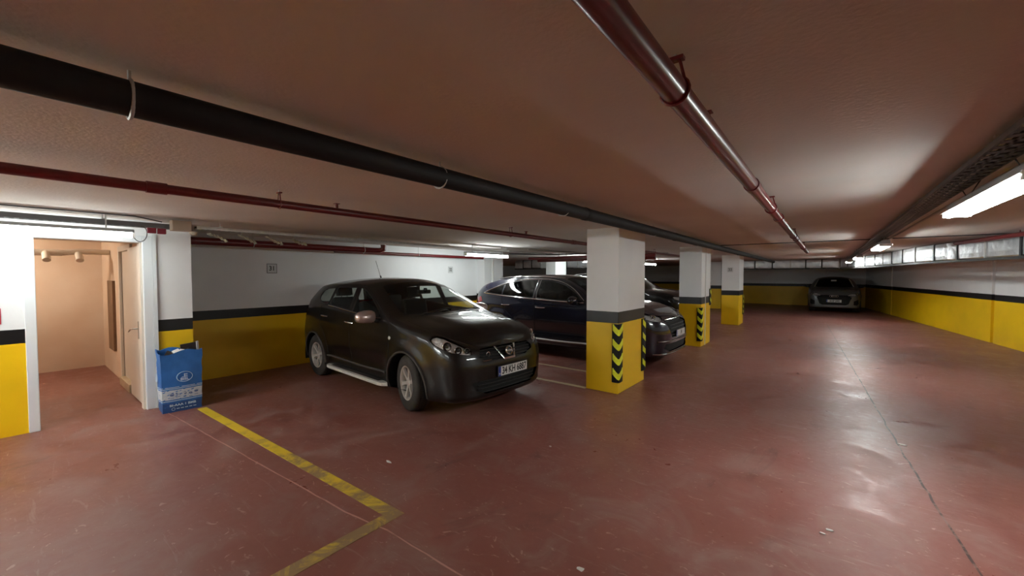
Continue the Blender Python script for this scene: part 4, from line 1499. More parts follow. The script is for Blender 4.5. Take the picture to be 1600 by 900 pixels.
def ribbon_tube(car, pts, r_, name, m, n=6):
    if len(pts) < 2:
        return None
    return MB().tube(pts, r_, n).build(name, m, parent=car, smooth=True)
def base_car(P, name, label, loc, heading, paint, glass, mirror_m, wheels=True, doors=True, step=0.045, spokes=6, group='parked cars'):
    c = Car(P, step)
    car = thing(name, loc, label, 'car', group, heading)
    wx0, wx1 = P['wx']
    wr, ar = P['wr'], P['ar']
    # wheel arches
    for sg_, rg in ((1, 2), (-1, 1)):
        for wx in (wx0, wx1):
            c.cut(circ(wx, wr - 0.01, ar, -30, 210, 22), 'arch_hole', XZ, (rg,))
    # glazing
    for sg_, rg in ((1, 2), (-1, 1)):
        for nm, poly in P['windows'].items():
            c.cut(poly, 'glass_' + nm + str(rg), XZ, (rg,))
    ws = P['windscreen']      # list of (y, x) for half
    poly = [(x, y) for x, y in ws] + [(x, -y) for x, y in reversed(ws)]
    c.cut(poly, 'windscreen', XY, (3,))
    if 'rear_glass' in P:
        poly = [(y, z) for y, z in P['rear_glass']] + [(-y, z) for y, z in reversed(P['rear_glass'])]
        c.cut(poly, 'rear_glass', YZ, (1, 2, 3), face=(-1, 0, 0.0))
    for (nm, poly, proj, regs, face, mirrored) in P.get('cuts', []):
        c.cut(poly, nm, proj, regs, face=face)
        if mirrored:
            a, b = proj
            pr2 = ((a[0], -a[1], a[2]), b) if proj != YZ else YZ
            if proj == YZ:
                c.cut([(-y, z) for y, z in poly], nm, YZ, regs, face=face)
            else:
                c.cut(poly, nm, pr2, tuple({1: 2, 2: 1, 3: 3}[r_] for r_ in regs), face=(face[0], -face[1], face[2]) if face else None)
    if doors:
        for sg_, rg in ((1, 2), (-1, 1)):
            for nm, poly in P['doors'].items():
                c.cut(poly, nm + str(rg), XZ, (rg,))
        hb = P['bonnet']
        c.cut([(x, y) for x, y in hb] + [(x, -y) for x, y in reversed(hb)], 'bonnet', XY, (3,))
    o = c.emit('body', 'body_shell', paint, car)
    if doors:
        for rg in (1, 2):
            for nm in P['doors']:
                dd = c.emit(nm + str(rg), nm, paint, car)
                for wn in P['door_windows'][nm]:
                    gl = c.emit('glass_' + wn + str(rg), 'door_glass', glass if wn != 'quarter' else M['glass_dark'], dd)
        c.emit('bonnet', 'bonnet', paint, car)
    for nm in P['windows']:
        if doors and any(nm in q for q in P['door_windows'].values()):
            continue
        for rg in (1, 2):
            c.emit('glass_' + nm + str(rg), 'side_glass', glass, car)
    c.emit('windscreen', 'windscreen', glass, car)
    c.emit('rear_glass', 'rear_glass', glass, car)
    # rubber / chrome lines around the windows
    for sg_ in (1, -1):
        k = MB()
        for nm, poly in P['windows'].items():
            pts = c.side_tube(poly + [poly[0]], 0, sg_, 0.001, 0)
            if len(pts) > 3:
                k.tube(pts, 0.006, 6)
        if k.v:
            k.build('window_rubber', M['trim'], parent=car, smooth=True)
        sm = MB()
        for nm, poly in (P['doors'].items() if doors else ()):
            dense = []
            for a, b in zip(poly, poly[1:] + poly[:1]):
                n_ = max(1, int(math.dist(a, b) / 0.06))
                dense += [(a[0] + (b[0] - a[0]) * i / n_, a[1] + (b[1] - a[1]) * i / n_) for i in range(n_)]
            pts = c.side_tube(dense + [dense[0]], 0, sg_, -0.0005, 0)
            if len(pts) > 3:
                sm.tube(pts, 0.0045, 5)
        if sm.v:
            sm.build('door_gap', M['seam'], parent=car, smooth=True)
    # bonnet gap
    hb = P['bonnet']
    pts = []
    full = [(x, y) for x, y in hb] + [(x, -y) for x, y in reversed(hb)]
    dense = []
    for a, b in zip(full, full[1:] + full[:1]):
        n_ = max(1, int(math.dist(a, b) / 0.06))
        dense += [(a[0] + (b[0] - a[0]) * i / n_, a[1] + (b[1] - a[1]) * i / n_) for i in range(n_)]
    pts = [p for p in (c.top(x, y, -0.001) for x, y in dense) if p]
    if len(pts) > 3:
        MB().tube(pts + [pts[0]], 0.003, 5).build('bonnet_gap', M['seam'], parent=car, smooth=True)
    # wheel arch lips and liners
    for sg_ in (1, -1):
        for wx in (wx0, wx1):
            pts = [c.side(x, z, sg_, 0.002) for x, z in circ(wx, wr - 0.01, ar + 0.012, -22, 202, 30)]
            pts = [p for p in pts if p]
            if P.get('arch_trim') and len(pts) > 4:
                MB().tube(pts, P['arch_trim'], 8).build('wheel_arch_trim', M['grime_plastic'] if P.get('grime') else M['trim'], parent=car, smooth=True)
            p = c.side(wx, wr + ar + 0.03, sg_)
            yo = (p.y if p else sg_ * 0.88) - sg_ * 0.015
            q = MB()
            A = circ(wx, wr - 0.01, ar + 0.004, -14, 194, 20)
            vs = [(x, yo - sg_ * 0.0, z) for x, z in A] + [(x, yo - sg_ * 0.34, z) for x, z in A]
            n_ = len(A)
            q.add(vs, [(i, i + 1, n_ + i + 1, n_ + i) for i in range(n_ - 1)] + [tuple(range(n_, 2 * n_))])
            q.build('wheel_arch_liner', M['rubber'], parent=car, smooth=True)
    if wheels:
        ty = P['track'] / 2
        for wx, st in ((wx0, P.get('steer', 0.0)), (wx1, 0.0)):
            for sg_ in (-1, 1):
                wheel(car, wx, sg_ * (ty - P['tw'] / 2), wr, P['tw'], P['rim'], spokes, sg_, st)
    # interior
    if P.get('interior', True):
        zs = P.get('seat_z', 0.62)
        for y in (-0.37, 0.37):
            seat(car, P['sx'], y, zs)
        seat(car, P['sx'] - 0.85, -0.42, zs + 0.03, 'rear_seat')
        seat(car, P['sx'] - 0.85, 0.42, zs + 0.03, 'rear_seat')
        dx = P['dash'][0]
        MB().add([(dx, -0.66, 0.55), (dx + 0.5, -0.66, 0.55), (dx + 0.5, -0.66, P['dash'][1] - 0.05), (dx + 0.1, -0.66, P['dash'][1]), (dx, -0.66, P['dash'][1] - 0.08),
                  (dx, 0.66, 0.55), (dx + 0.5, 0.66, 0.55), (dx + 0.5, 0.66, P['dash'][1] - 0.05), (dx + 0.1, 0.66, P['dash'][1]), (dx, 0.66, P['dash'][1] - 0.08)],
                 [(0, 1, 2, 3, 4), (9, 8, 7, 6, 5), (0, 5, 6, 1), (1, 6, 7, 2), (2, 7, 8, 3), (3, 8, 9, 4), (4, 9, 5, 0)]).build('dashboard', M['trim'], parent=car, bevel=0.02)
        sw = Matrix.Translation((dx - 0.16, 0.37, P['dash'][1] - 0.09)) @ Matrix.Rotation(R(-65), 4, 'Y')
        MB().tube([sw @ Vector((0.185 * math.cos(a), 0.185 * math.sin(a), 0)) for a in [2 * math.pi * i / 24 for i in range(24)]], 0.015, 8, closed=True).tube([sw @ Vector((0, -0.17, 0)), sw @ Vector((0, 0.17, 0))], 0.018, 6).tube([sw @ Vector((0, 0, 0)), sw @ Vector((0, 0, 0.2))], 0.03, 8).build('steering_wheel', M['trim'], parent=car, smooth=True)
        MB().cbox((P['mir'][0], 0, P['mir'][1]), (0.03, 0.24, 0.06)).cbox((P['mir'][0] + 0.04, 0, P['mir'][1] + 0.04), (0.06, 0.03, 0.04)).build('rear_view_mirror', M['trim'], parent=car, bevel=0.01)
        MB().box((P['plan'][-1][0] + 0.35, -0.66, 0.3), (P['sx'] + 0.9, 0.66, 0.45)).build('cabin_floor', M['seat'], parent=car)
    for sg_ in (-1, 1):
        mirror(car, c, P['mx'][0], P['mx'][1], sg_, mirror_m, *P.get('msz', ()))
    return c, car


# ---- the nearest car: black compact crossover -------------------------------
WXQ, WRQ = (1.29, -1.315), 0.338


def disp_q(p, n, kind):
    x, y, z = p
    if kind == 'side' and y > 0.6:
        # flared arches
        for wx in WXQ:
            d_ = math.hypot(x - wx, z - WRQ)
            p = p + n * (0.030 * math.exp(-((d_ - 0.40) / 0.09) ** 2))
        # hollow along the lower doors, rising swage to the rear
        if -0.95 < x < 0.95:
            e = sstep(-0.95, -0.7, x) * (1 - sstep(0.7, 0.95, x))
            p = p - n * (0.028 * e * math.exp(-((z - 0.47 - 0.03 * x) / 0.10) ** 2))
        p = p + n * (0.010 * math.exp(-((z - (0.86 - 0.04 * x)) / 0.035) ** 2)) * (1 - sstep(1.0, 1.6, abs(x)))
    if kind == 'side' and x > 1.9 and z < 0.42:
        p = p + n * (0.018 * math.exp(-((z - 0.26) / 0.05) ** 2))
    if kind == 'lid' and x > 0.95:
        f = sstep(0.95, 1.15, x) * (1 - sstep(1.85, 2.02, x))
        yr = 0.30 + 0.16 * (1.95 - x)
        dy = y - yr
        p = p + Vector((0, 0, 1)) * f * (0.016 * math.exp(-(dy / 0.035) ** 2) + (0.010 if dy < 0 else 0.010 * math.exp(-(dy / 0.03) ** 2)))
    return p


QA = dict(
    plan=[(2.190, 0), (2.183, 0.33), (2.150, 0.57), (2.06, 0.745), (1.90, 0.835), (1.68, 0.872), (1.35, 0.887), (0.6, 0.89), (-0.4, 0.892), (-1.3, 0.888), (-1.7, 0.865), (-1.95, 0.81), (-2.08, 0.68), (-2.13, 0.40), (-2.14, 0)],
    edge=[(-2.2, 1.40), (-1.85, 1.43), (-1.5, 1.475), (-1.0, 1.515), (-0.4, 1.53), (-0.05, 1.515), (0.15, 1.46), (0.5, 1.31), (0.85, 1.15), (0.98, 1.095), (1.12, 1.065), (1.4, 1.025), (1.7, 0.975), (1.9, 0.922), (2.04, 0.855), (2.11, 0.800), (2.3, 0.68)],
    centre=[(-2.2, 1.43), (-1.85, 1.47), (-1.5, 1.535), (-1.0, 1.590), (-0.4, 1.612), (0.0, 1.598), (0.22, 1.55), (0.5, 1.42), (0.85, 1.245), (1.08, 1.135), (1.16, 1.115), (1.4, 1.095), (1.7, 1.058), (1.9, 0.995), (2.0, 0.925), (2.07, 0.850), (2.11, 0.800), (2.3, 0.68)],
    bottom=[(-2.2, 0.30), (-1.8, 0.27), (-1.0, 0.235), (1.0, 0.225), (1.8, 0.20), (2.3, 0.22)],
    belt=[(-2.2, 1.24), (-1.6, 1.22), (-1.0, 1.18), (0.0, 1.11), (0.9, 1.05), (1.2, 0.97), (2.2, 0.80)],
    nose=[(0.15, 0.10), (0.28, 0.015), (0.42, 0.0), (0.58, 0.0), (0.68, 0.02), (0.76, 0.05), (0.85, 0.12), (1.0, 0.25)],
    tail=[(0.2, 0.08), (0.35, 0.0), (0.7, 0.0), (0.85, 0.05), (1.0, 0.09), (1.15, 0.20), (1.35, 0.42), (1.5, 0.60)],
    section=[(0.2, 0.93), (0.3, 0.965), (0.45, 0.985), (0.65, 1.0), (0.85, 1.0), (1.0, 0.99), (1.1, 0.98), (1.6, 0.975)],
    tumble=[(0, 0), (0.1, 0.04), (0.3, 0.15), (0.45, 0.24), (0.6, 0.32)],
    rad=0.055, disp=disp_q, nl=20, nu=14,
    wx=WXQ, wr=WRQ, ar=0.385, track=1.76, tw=0.215, rim=0.205,
    windows={
        'front': [(0.72, 1.10), (0.58, 1.19), (0.30, 1.34), (0.10, 1.425), (0.0, 1.452), (-0.08, 1.460), (-0.05, 1.125), (0.2, 1.115)],
        'rear': [(-0.21, 1.466), (-0.45, 1.464), (-0.72, 1.455), (-0.77, 1.40), (-0.79, 1.30), (-0.78, 1.195), (-0.5, 1.175), (-0.17, 1.145)],
        'quarter': [(-0.83, 1.452), (-1.08, 1.435), (-1.20, 1.39), (-1.23, 1.32), (-1.20, 1.26), (-1.10, 1.215), (-0.86, 1.20)],
    },
    windscreen=[(1.085, 0.0), (1.075, 0.25), (1.03, 0.50), (0.945, 0.66), (0.83, 0.675), (0.5, 0.61), (0.22, 0.555), (0.19, 0.5), (0.225, 0.25), (0.24, 0.0)],
    rear_glass=[(0.0, 1.44), (0.50, 1.42), (0.56, 1.38), (0.60, 1.22), (0.5, 1.18), (0, 1.17)],
    doors={
        'front_door': [(0.90, 0.30), (0.93, 0.62), (0.91, 0.92), (0.90, 1.06), (0.60, 1.22), (0.27, 1.385), (0.07, 1.475), (-0.02, 1.495), (-0.145, 1.500), (-0.10, 1.10), (-0.13, 0.85), (-0.13, 0.30)],
        'rear_door': [(-0.13, 0.30), (-0.13, 0.85), (-0.10, 1.10), (-0.145, 1.500), (-0.5, 1.500), (-0.77, 1.485), (-0.81, 1.42), (-0.84, 1.19), (-1.08, 1.17), (-1.16, 1.05), (-1.10, 0.85), (-0.95, 0.72), (-0.86, 0.55), (-0.84, 0.30)],
    },
    door_windows={'front_door': ['front'], 'rear_door': ['rear']},
    bonnet=[(1.13, 0.0), (1.11, 0.40), (1.05, 0.66), (1.12, 0.735), (1.3, 0.75), (1.5, 0.75), (1.7, 0.72), (1.84, 0.66), (1.93, 0.52), (1.985, 0.3), (2.00, 0.0)],
    arch_trim=0.014, grime=True, sx=-0.05, dash=(0.55, 1.02), mir=(0.44, 1.40), mx=(0.62, 1.075), steer=R(-13),
)
# details of the nearest car
A45 = ((0.70711, 0.70711, 0), (0, 0, 1))
QA['cuts'] = [
    ('headlamp', [(0.616, 0.915), (0.640, 0.940), (0.691, 0.955), (0.783, 0.938), (0.916, 0.884), (1.024, 0.832), (1.096, 0.787), (1.100, 0.748), (1.05, 0.750), (0.957, 0.766), (0.833, 0.794), (0.74, 0.824), (0.664, 0.855), (0.628, 0.885)], A45, (1, 3), (0.7, -0.7, 0.3), True),
    ('grille', [(-0.42, 0.795), (-0.475, 0.74), (-0.47, 0.70), (-0.30, 0.652), (0.30, 0.652), (0.47, 0.70), (0.475, 0.74), (0.42, 0.795)], YZ, (1, 2, 3), (1, 0, 0), False),
    ('intake', [(-0.60, 0.43), (-0.52, 0.33), (-0.40, 0.285), (0.40, 0.285), (0.52, 0.33), (0.60, 0.43), (0.40, 0.445), (-0.40, 0.445)], YZ, (1, 2), (1, 0, 0), False),
    ('tail_lamp', [(-1.78, 1.15), (-1.76, 1.03), (-1.86, 0.93), (-2.03, 0.91), (-2.03, 1.18)], XZ, (1,), None, True),
]
QPOS, QROT = (-5.20, 3.92, 0), R(-3.5)
cq, car1 = base_car(QA, 'compact_crossover', 'black dusty five-door crossover with satin mirrors and a chrome V on its grille, nearest car', QPOS, QROT, M['black_paint'], M['glass'], M['satin'])


def lamp_unit(c, car, label, bowls, m_in=None, depth=-0.03):
    fs = lambda sg_: (lambda f: f.calc_center_median().y * sg_ > 0)
    for sg_ in (-1, 1):
        o = c.emit(label, 'headlamp', M['lens'], car, 0.001, fs(sg_))
        if o is None:
            continue
        b = c.emit(label, 'lamp_reflector', m_in or M['bowl'], car, depth, fs(sg_))
        b.parent = o
        for (x, y, z, r_) in bowls:
            p, n = c.hit((x + 1.5, sg_ * (y + 1.2), z + 0.15), (-1.5, -sg_ * 1.2, -0.15))
            if not p:
                continue
            n = Vector((0.85, sg_ * 0.5, 0.1)).normalized()
            m = n.to_track_quat('Z', 'Y').to_matrix().to_4x4()
            m.translation = p - n * 0.034
            MB().lathe([(0.0, 0.0), (r_ * 0.5, 0.004), (r_ * 0.85, 0.016), (r_, 0.03), (r_ * 1.08, 0.028), (r_ * 1.08, 0.0)], m, 20).build('lamp_bowl', M['chrome'], parent=o, smooth=True)
            MB().lathe([(r_ * 0.45, 0.004), (r_ * 0.42, 0.02), (0.0, 0.028)], m, 16).build('bulb_cap', M['trim'], parent=o, smooth=True)


lamp_unit(cq, car1, 'headlamp', [(1.90, 0.74, 0.845, 0.048), (2.00, 0.66, 0.80, 0.040), (2.06, 0.58, 0.79, 0.03)])
for nm in ('grille', 'intake'):
    cq.emit(nm, nm, M['seam'], car1, -0.035)
cq.emit('tail_lamp', 'tail_lamp', M['red_lens'], car1, 0.004)
for (z0, z1, n_, yh, nm) in ((0.675, 0.785, 4, 0.44, 'grille_bar'), (0.305, 0.43, 4, 0.50, 'intake_bar')):
    for k in range(n_):
        z = z0 + (z1 - z0) * k / (n_ - 1)
        pts = [cq.front(y, z, -0.012) for y in np.linspace(-yh, yh, 15)]
        pts = [p for p in pts if p]
        ribbon_tube(car1, pts, 0.006, nm, M['trim'], 5)
q = MB()
for sg_ in (-1, 1):
    top_, bot = cq.front(sg_ * 0.175, 0.795, 0), cq.front(sg_ * 0.085, 0.648, 0)
    x1 = 0.016
    a, b = top_ + Vector((x1, 0, 0.0)), bot + Vector((x1 - 0.004, 0, 0))
    d_ = Vector((0, 0.014, 0))
    e_ = Vector((-0.03, 0, 0))
    vs = [a - d_, a + d_, b + d_, b - d_, a - d_ + e_, a + d_ + e_, b + d_ + e_, b - d_ + e_]
    q.add(vs, [(0, 1, 2, 3), (7, 6, 5, 4), (0, 4, 5, 1), (1, 5, 6, 2), (2, 6, 7, 3), (3, 7, 4, 0)])
b0 = cq.front(0.0, 0.648, 0)
q.box((b0.x - 0.02, -0.099, b0.z - 0.012), (b0.x + 0.012, 0.099, b0.z + 0.014))
q.build('chrome_v_bar', M['chrome'], parent=car1, bevel=0.003)
em = cq.front(0.0, 0.733, 0)
ec = Vector((em.x + 0.022, 0, 0.733))
fm = frame3(ec, (0, 1, 0), (-0.25, 0, 1))
t_ = MB().tube([fm @ Vector((0.052 * math.cos(a), 0.047 * math.sin(a), 0)) for a in [2 * math.pi * i / 32 for i in range(32)]], 0.0085, 8, closed=True)
t_.box((-0.058, -0.0095, -0.003), (0.058, 0.0095, 0.008), mtx=fm)
t_.build('emblem', M['chrome'], parent=car1, smooth=True)
MB().lathe([(0.0, -0.004), (0.05, -0.004), (0.05, -0.02), (0.0, -0.02)], fm, 24).build('emblem_back', M['trim'], parent=car1)
pp = cq.front(0.03, 0.53, 0)
number_plate(car1, (pp.x + 0.020, 0.035, 0.513), (0, 1, 0), None, '34 KH 6887', ts=0.118, xs=0.76)
# round tow cover / lamp in the left half of the grille
for (y, z) in ((-0.33, 0.725),):
    p = cq.front(y, z, 0)
    MB().tube([p + Vector((-0.005, 0.028 * math.cos(a), 0.028 * math.sin(a))) for a in np.linspace(-1.2, 3.4, 14)], 0.004, 6).build('grille_ring', M['chrome'], parent=car1, smooth=True)
p0 = [cq.front(y, 0.662, 0.003) for y in np.linspace(-0.43, -0.30, 6)]
ribbon_tube(car1, [p for p in p0 if p], 0.005, 'grille_trim', M['chrome'])
for sg_ in (-1, 1):
    # chrome belt strip, handles, side lamp, running board, lower door moulding
    ribbon_tube(car1, cq.side_tube([(-0.84, 1.183), (-0.5, 1.160), (-0.1, 1.128), (0.3, 1.105), (0.72, 1.085)], 0, sg_, 0.004, 6), 0.009, 'belt_strip', M['chrome'])
    for (xa, xb, z) in ((-1.06, -0.84, 1.018), (-0.26, -0.02, 0.978)):
        a, m_, b = cq.side(xa, z, sg_, 0.006), cq.side((xa + xb) / 2, z - 0.006, sg_, 0.036), cq.side(xb, z - 0.012, sg_, 0.006)
        pts = [a, a.lerp(m_, 0.5) + Vector((0, sg_ * 0.012, 0)), m_, b.lerp(m_, 0.5) + Vector((0, sg_ * 0.012, 0)), b]
        MB().tube(pts, [0.009, 0.012, 0.012, 0.012, 0.009], 8).build('door_handle', M['chrome'], parent=car1, smooth=True)
    p = cq.side(0.945, 0.858, sg_, 0.0)
    MB().lathe([(0.0, 0.012), (0.018, 0.009), (0.026, 0.0), (0.0, 0.0)], frame3(p, (1, 0, 0), (0, 0, 1)) if sg_ < 0 else frame3(p, (-1, 0, 0), (0, 0, 1)), 16).build('side_repeater', M['plate_white'], parent=car1, smooth=True)
    y0, y1 = sg_ * 0.80, sg_ * 0.945
    rb = thing('running_board_root', (0, 0, 0), None, None) if False else None
    q = MB()
    vs = []
    for x, k in ((-0.86, 0.55), (-0.80, 0.9), (-0.7, 1), (0.72, 1), (0.80, 0.9), (0.86, 0.55)):
        yy = y0 + (y1 - y0) * k
        vs += [(x, y0, 0.225), (x, yy, 0.225), (x, yy, 0.268), (x, y0, 0.275)]
    fs = []
    for i in range(5):
        for j in range(4):
            fs.append((i * 4 + j, i * 4 + (j + 1) % 4, (i + 1) * 4 + (j + 1) % 4, (i + 1) * 4 + j))
    fs += [(0, 3, 2, 1), (20, 21, 22, 23)]
    o_ = q.add(vs, fs).build('running_board', M['running_board'], parent=car1, bevel=0.006)
    MB().box((-0.68, min(y0, y1 - sg_ * 0.03), 0.276), (0.70, max(y0, y1 - sg_ * 0.03), 0.280)).build('tread_strip', M['grime_plastic'], parent=o_)
    ribbon_tube(car1, cq.side_tube([(-0.86, 0.40), (-0.4, 0.39), (0.2, 0.385), (0.84, 0.40)], 0, sg_, 0.004, 8), 0.014, 'door_moulding', M['grime_plastic'])
MB().tube([(-0.78, 0.0, 1.600), (-0.80, 0.0, 1.64)], 0.012, 8).tube([(-0.80, 0.0, 1.63), (-0.86, 0.0, 1.74), (-0.95, 0.0, 1.90)], 0.0035, 6).build('antenna', M['trim'], parent=car1, smooth=True)
for sg_, y in ((1, 0.12), (-1, -0.45)):     # wipers
    a = cq.top(1.06, y, 0.012)
    b = cq.top(0.99, y + 0.50 if y > 0 else y + 0.52, 0.016)
    if a and b:
        m_ = cq.top((a.x + b.x) / 2, (a.y + b.y) / 2, 0.02)
        MB().tube([a, m_, b], 0.007, 6).build('wiper', M['trim'], parent=car1, smooth=True)
MB().box((0.9, -0.62, 0.35), (2.0, 0.62, 0.42)).box((-1.9, -0.62, 0.28), (0.9, 0.62, 0.31)).build('underbody', M['seam'], parent=car1)

# ---- the dark blue car -------------------------------------------------------
WXD, WRD = (1.40, -1.35), 0.365


def disp_d(p, n, kind):
    x, y, z = p
    if kind == 'side' and y > 0.6:
        for wx in WXD:
            d_ = math.hypot(x - wx, z - WRD)
            p = p + n * (0.022 * math.exp(-((d_ - 0.44) / 0.08) ** 2))
        if -1.0 < x < 1.0:
            e = sstep(-1.0, -0.75, x) * (1 - sstep(0.75, 1.0, x))
            p = p - n * (0.035 * e * math.exp(-((z - 0.52) / 0.12) ** 2))
        p = p + n * (0.014 * math.exp(-((z - 1.03) / 0.03) ** 2)) * (1 - sstep(1.3, 1.8, abs(x)))
    if kind == 'lid' and x > 1.1:
        f = sstep(1.1, 1.3, x) * (1 - sstep(1.9, 2.1, x))
        p = p + Vector((0, 0, 1)) * f * 0.012 * math.exp(-((y - 0.42) / 0.05) ** 2)
    return p


DS = dict(
    plan=[(2.30, 0), (2.293, 0.35), (2.26, 0.60), (2.15, 0.79), (1.98, 0.88), (1.75, 0.925), (1.4, 0.945), (0.6, 0.95), (-0.4, 0.95), (-1.4, 0.945), (-1.8, 0.915), (-2.08, 0.84), (-2.24, 0.70), (-2.31, 0.40), (-2.32, 0)],
    edge=[(-2.4, 1.30), (-2.1, 1.40), (-1.95, 1.435), (-1.65, 1.505), (-1.2, 1.575), (-0.9, 1.595), (-0.4, 1.605), (0.0, 1.59), (0.3, 1.53), (0.6, 1.39), (0.9, 1.20), (1.05, 1.12), (1.3, 1.085), (1.7, 1.045), (1.95, 0.99), (2.12, 0.90), (2.2, 0.84), (2.4, 0.7)],
    centre=[(-2.4, 1.33), (-2.1, 1.44), (-1.95, 1.485), (-1.65, 1.565), (-1.2, 1.64), (-0.9, 1.66), (-0.4, 1.668), (0.0, 1.655), (0.3, 1.61), (0.6, 1.48), (0.9, 1.30), (1.15, 1.17), (1.25, 1.15), (1.5, 1.135), (1.8, 1.09), (2.0, 1.01), (2.12, 0.92), (2.2, 0.84), (2.4, 0.7)],
    bottom=[(-2.4, 0.30), (-1.8, 0.26), (-1.0, 0.23), (1.0, 0.22), (1.9, 0.22), (2.4, 0.24)],
    belt=[(-2.4, 1.25), (-1.6, 1.23), (-1.0, 1.19), (0.0, 1.15), (0.9, 1.10), (1.3, 1.0), (2.3, 0.85)],
    nose=[(0.15, 0.08), (0.28, 0.01), (0.42, 0.0), (0.6, 0.0), (0.75, 0.025), (0.85, 0.07), (0.95, 0.14), (1.1, 0.25)],
    tail=[(0.2, 0.08), (0.35, 0.0), (0.75, 0.0), (0.95, 0.03), (1.12, 0.06), (1.25, 0.10), (1.4, 0.22), (1.55, 0.36)],
    section=[(0.2, 0.93), (0.3, 0.965), (0.45, 0.985), (0.7, 1.0), (0.95, 1.0), (1.1, 0.985), (1.7, 0.98)],
    tumble=[(0, 0), (0.1, 0.04), (0.3, 0.17), (0.45, 0.27), (0.6, 0.34)],
    rad=0.06, disp=disp_d, nl=16, nu=12,
    wx=WXD, wr=WRD, ar=0.415, track=1.86, tw=0.235, rim=0.245,
    windows={
        'front': [(0.74, 1.165), (0.60, 1.30), (0.32, 1.445), (0.0, 1.525), (-0.30, 1.545), (-0.30, 1.175), (0.2, 1.15)],
        'rear': [(-0.40, 1.545), (-0.87, 1.520), (-1.20, 1.450), (-1.22, 1.215), (-1.0, 1.20), (-0.40, 1.18)],
        'quarter': [(-1.25, 1.432), (-1.50, 1.355), (-1.70, 1.262), (-1.60, 1.24), (-1.25, 1.218)],
    },
    windscreen=[(1.19, 0.0), (1.18, 0.3), (1.12, 0.55), (1.02, 0.70), (0.88, 0.72), (0.55, 0.655), (0.25, 0.60), (0.22, 0.5), (0.26, 0.25), (0.27, 0.0)],
    rear_glass=[(0.0, 1.45), (0.52, 1.43), (0.60, 1.38), (0.66, 1.27), (0.5, 1.22), (0, 1.21)],
    doors={
        'front_door': [(0.98, 0.42), (1.02, 0.70), (1.0, 1.0), (0.98, 1.12), (0.62, 1.36), (0.32, 1.50), (0.0, 1.565), (-0.35, 1.58), (-0.35, 0.42)],
        'rear_door': [(-0.35, 0.42), (-0.35, 1.58), (-0.87, 1.56), (-1.21, 1.48), (-1.235, 1.10), (-1.15, 0.9), (-0.95, 0.75), (-0.88, 0.6), (-0.86, 0.42)],
    },
    door_windows={'front_door': ['front'], 'rear_door': ['rear']},
    bonnet=[(1.24, 0.0), (1.22, 0.4), (1.14, 0.72), (1.22, 0.80), (1.6, 0.80), (1.85, 0.74), (2.0, 0.62), (2.09, 0.3), (2.11, 0.0)],
    arch_trim=0.016, sx=-0.05, dash=(0.6, 1.08), mir=(0.5, 1.45), mx=(0.66, 1.13), seat_z=0.66,
    cuts=[
        ('headlamp', [(0.74, 0.935), (0.80, 0.965), (1.00, 0.945), (1.14, 0.905), (1.16, 0.86), (1.05, 0.83), (0.88, 0.85), (0.78, 0.88)], A45, (1, 3), (0.7, -0.7, 0.3), True),
        ('grille', [(-0.46, 0.86), (-0.56, 0.78), (-0.42, 0.54), (0.42, 0.54), (0.56, 0.78), (0.46, 0.86)], YZ, (1, 2, 3), (1, 0, 0), False),
        ('intake', [(-0.62, 0.44), (-0.66, 0.36), (-0.50, 0.30), (0.50, 0.30), (0.66, 0.36), (0.62, 0.44)], YZ, (1, 2), (1, 0, 0), False),
        ('tail_lamp', [(-1.90, 1.16), (-1.86, 1.06), (-2.0, 1.0), (-2.20, 0.98), (-2.20, 1.14)], XZ, (1,), None, True),
    ],
)
cd, car2 = base_car(DS, 'suv', 'dark blue suv with chrome-edged side windows, parked behind the nearest column', (-4.42, 7.74, 0), 0.0, M['navy_paint'], M['glass_dark'], M['navy_paint'], spokes=5, step=0.055)


def big_suv_front(c, car, P, plate, badge=True, mirrored_chrome=True):
    lamp_unit(c, car, 'headlamp', [(P['lampx'][0], P['lampx'][1], P['lampx'][2], 0.045)])
    for nm in ('grille', 'intake'):
        c.emit(nm, nm, M['seam'], car, -0.03)
    c.emit('tail_lamp', 'tail_lamp', M['red_lens'], car, 0.004)
    gz0, gz1, gy = P['gr']
    for k in range(5):
        z = gz0 + (gz1 - gz0) * k / 4
        pts = [p for p in (c.front(y, z, -0.01) for y in np.linspace(-gy, gy, 13)) if p]
        ribbon_tube(car, pts, 0.006, 'grille_bar', M['trim'], 5)
    if plate is not None:
        p = c.front(0, P['platez'], 0)
        number_plate(car, (p.x + 0.02, 0, P['platez']), (0, 1, 0), None, plate)


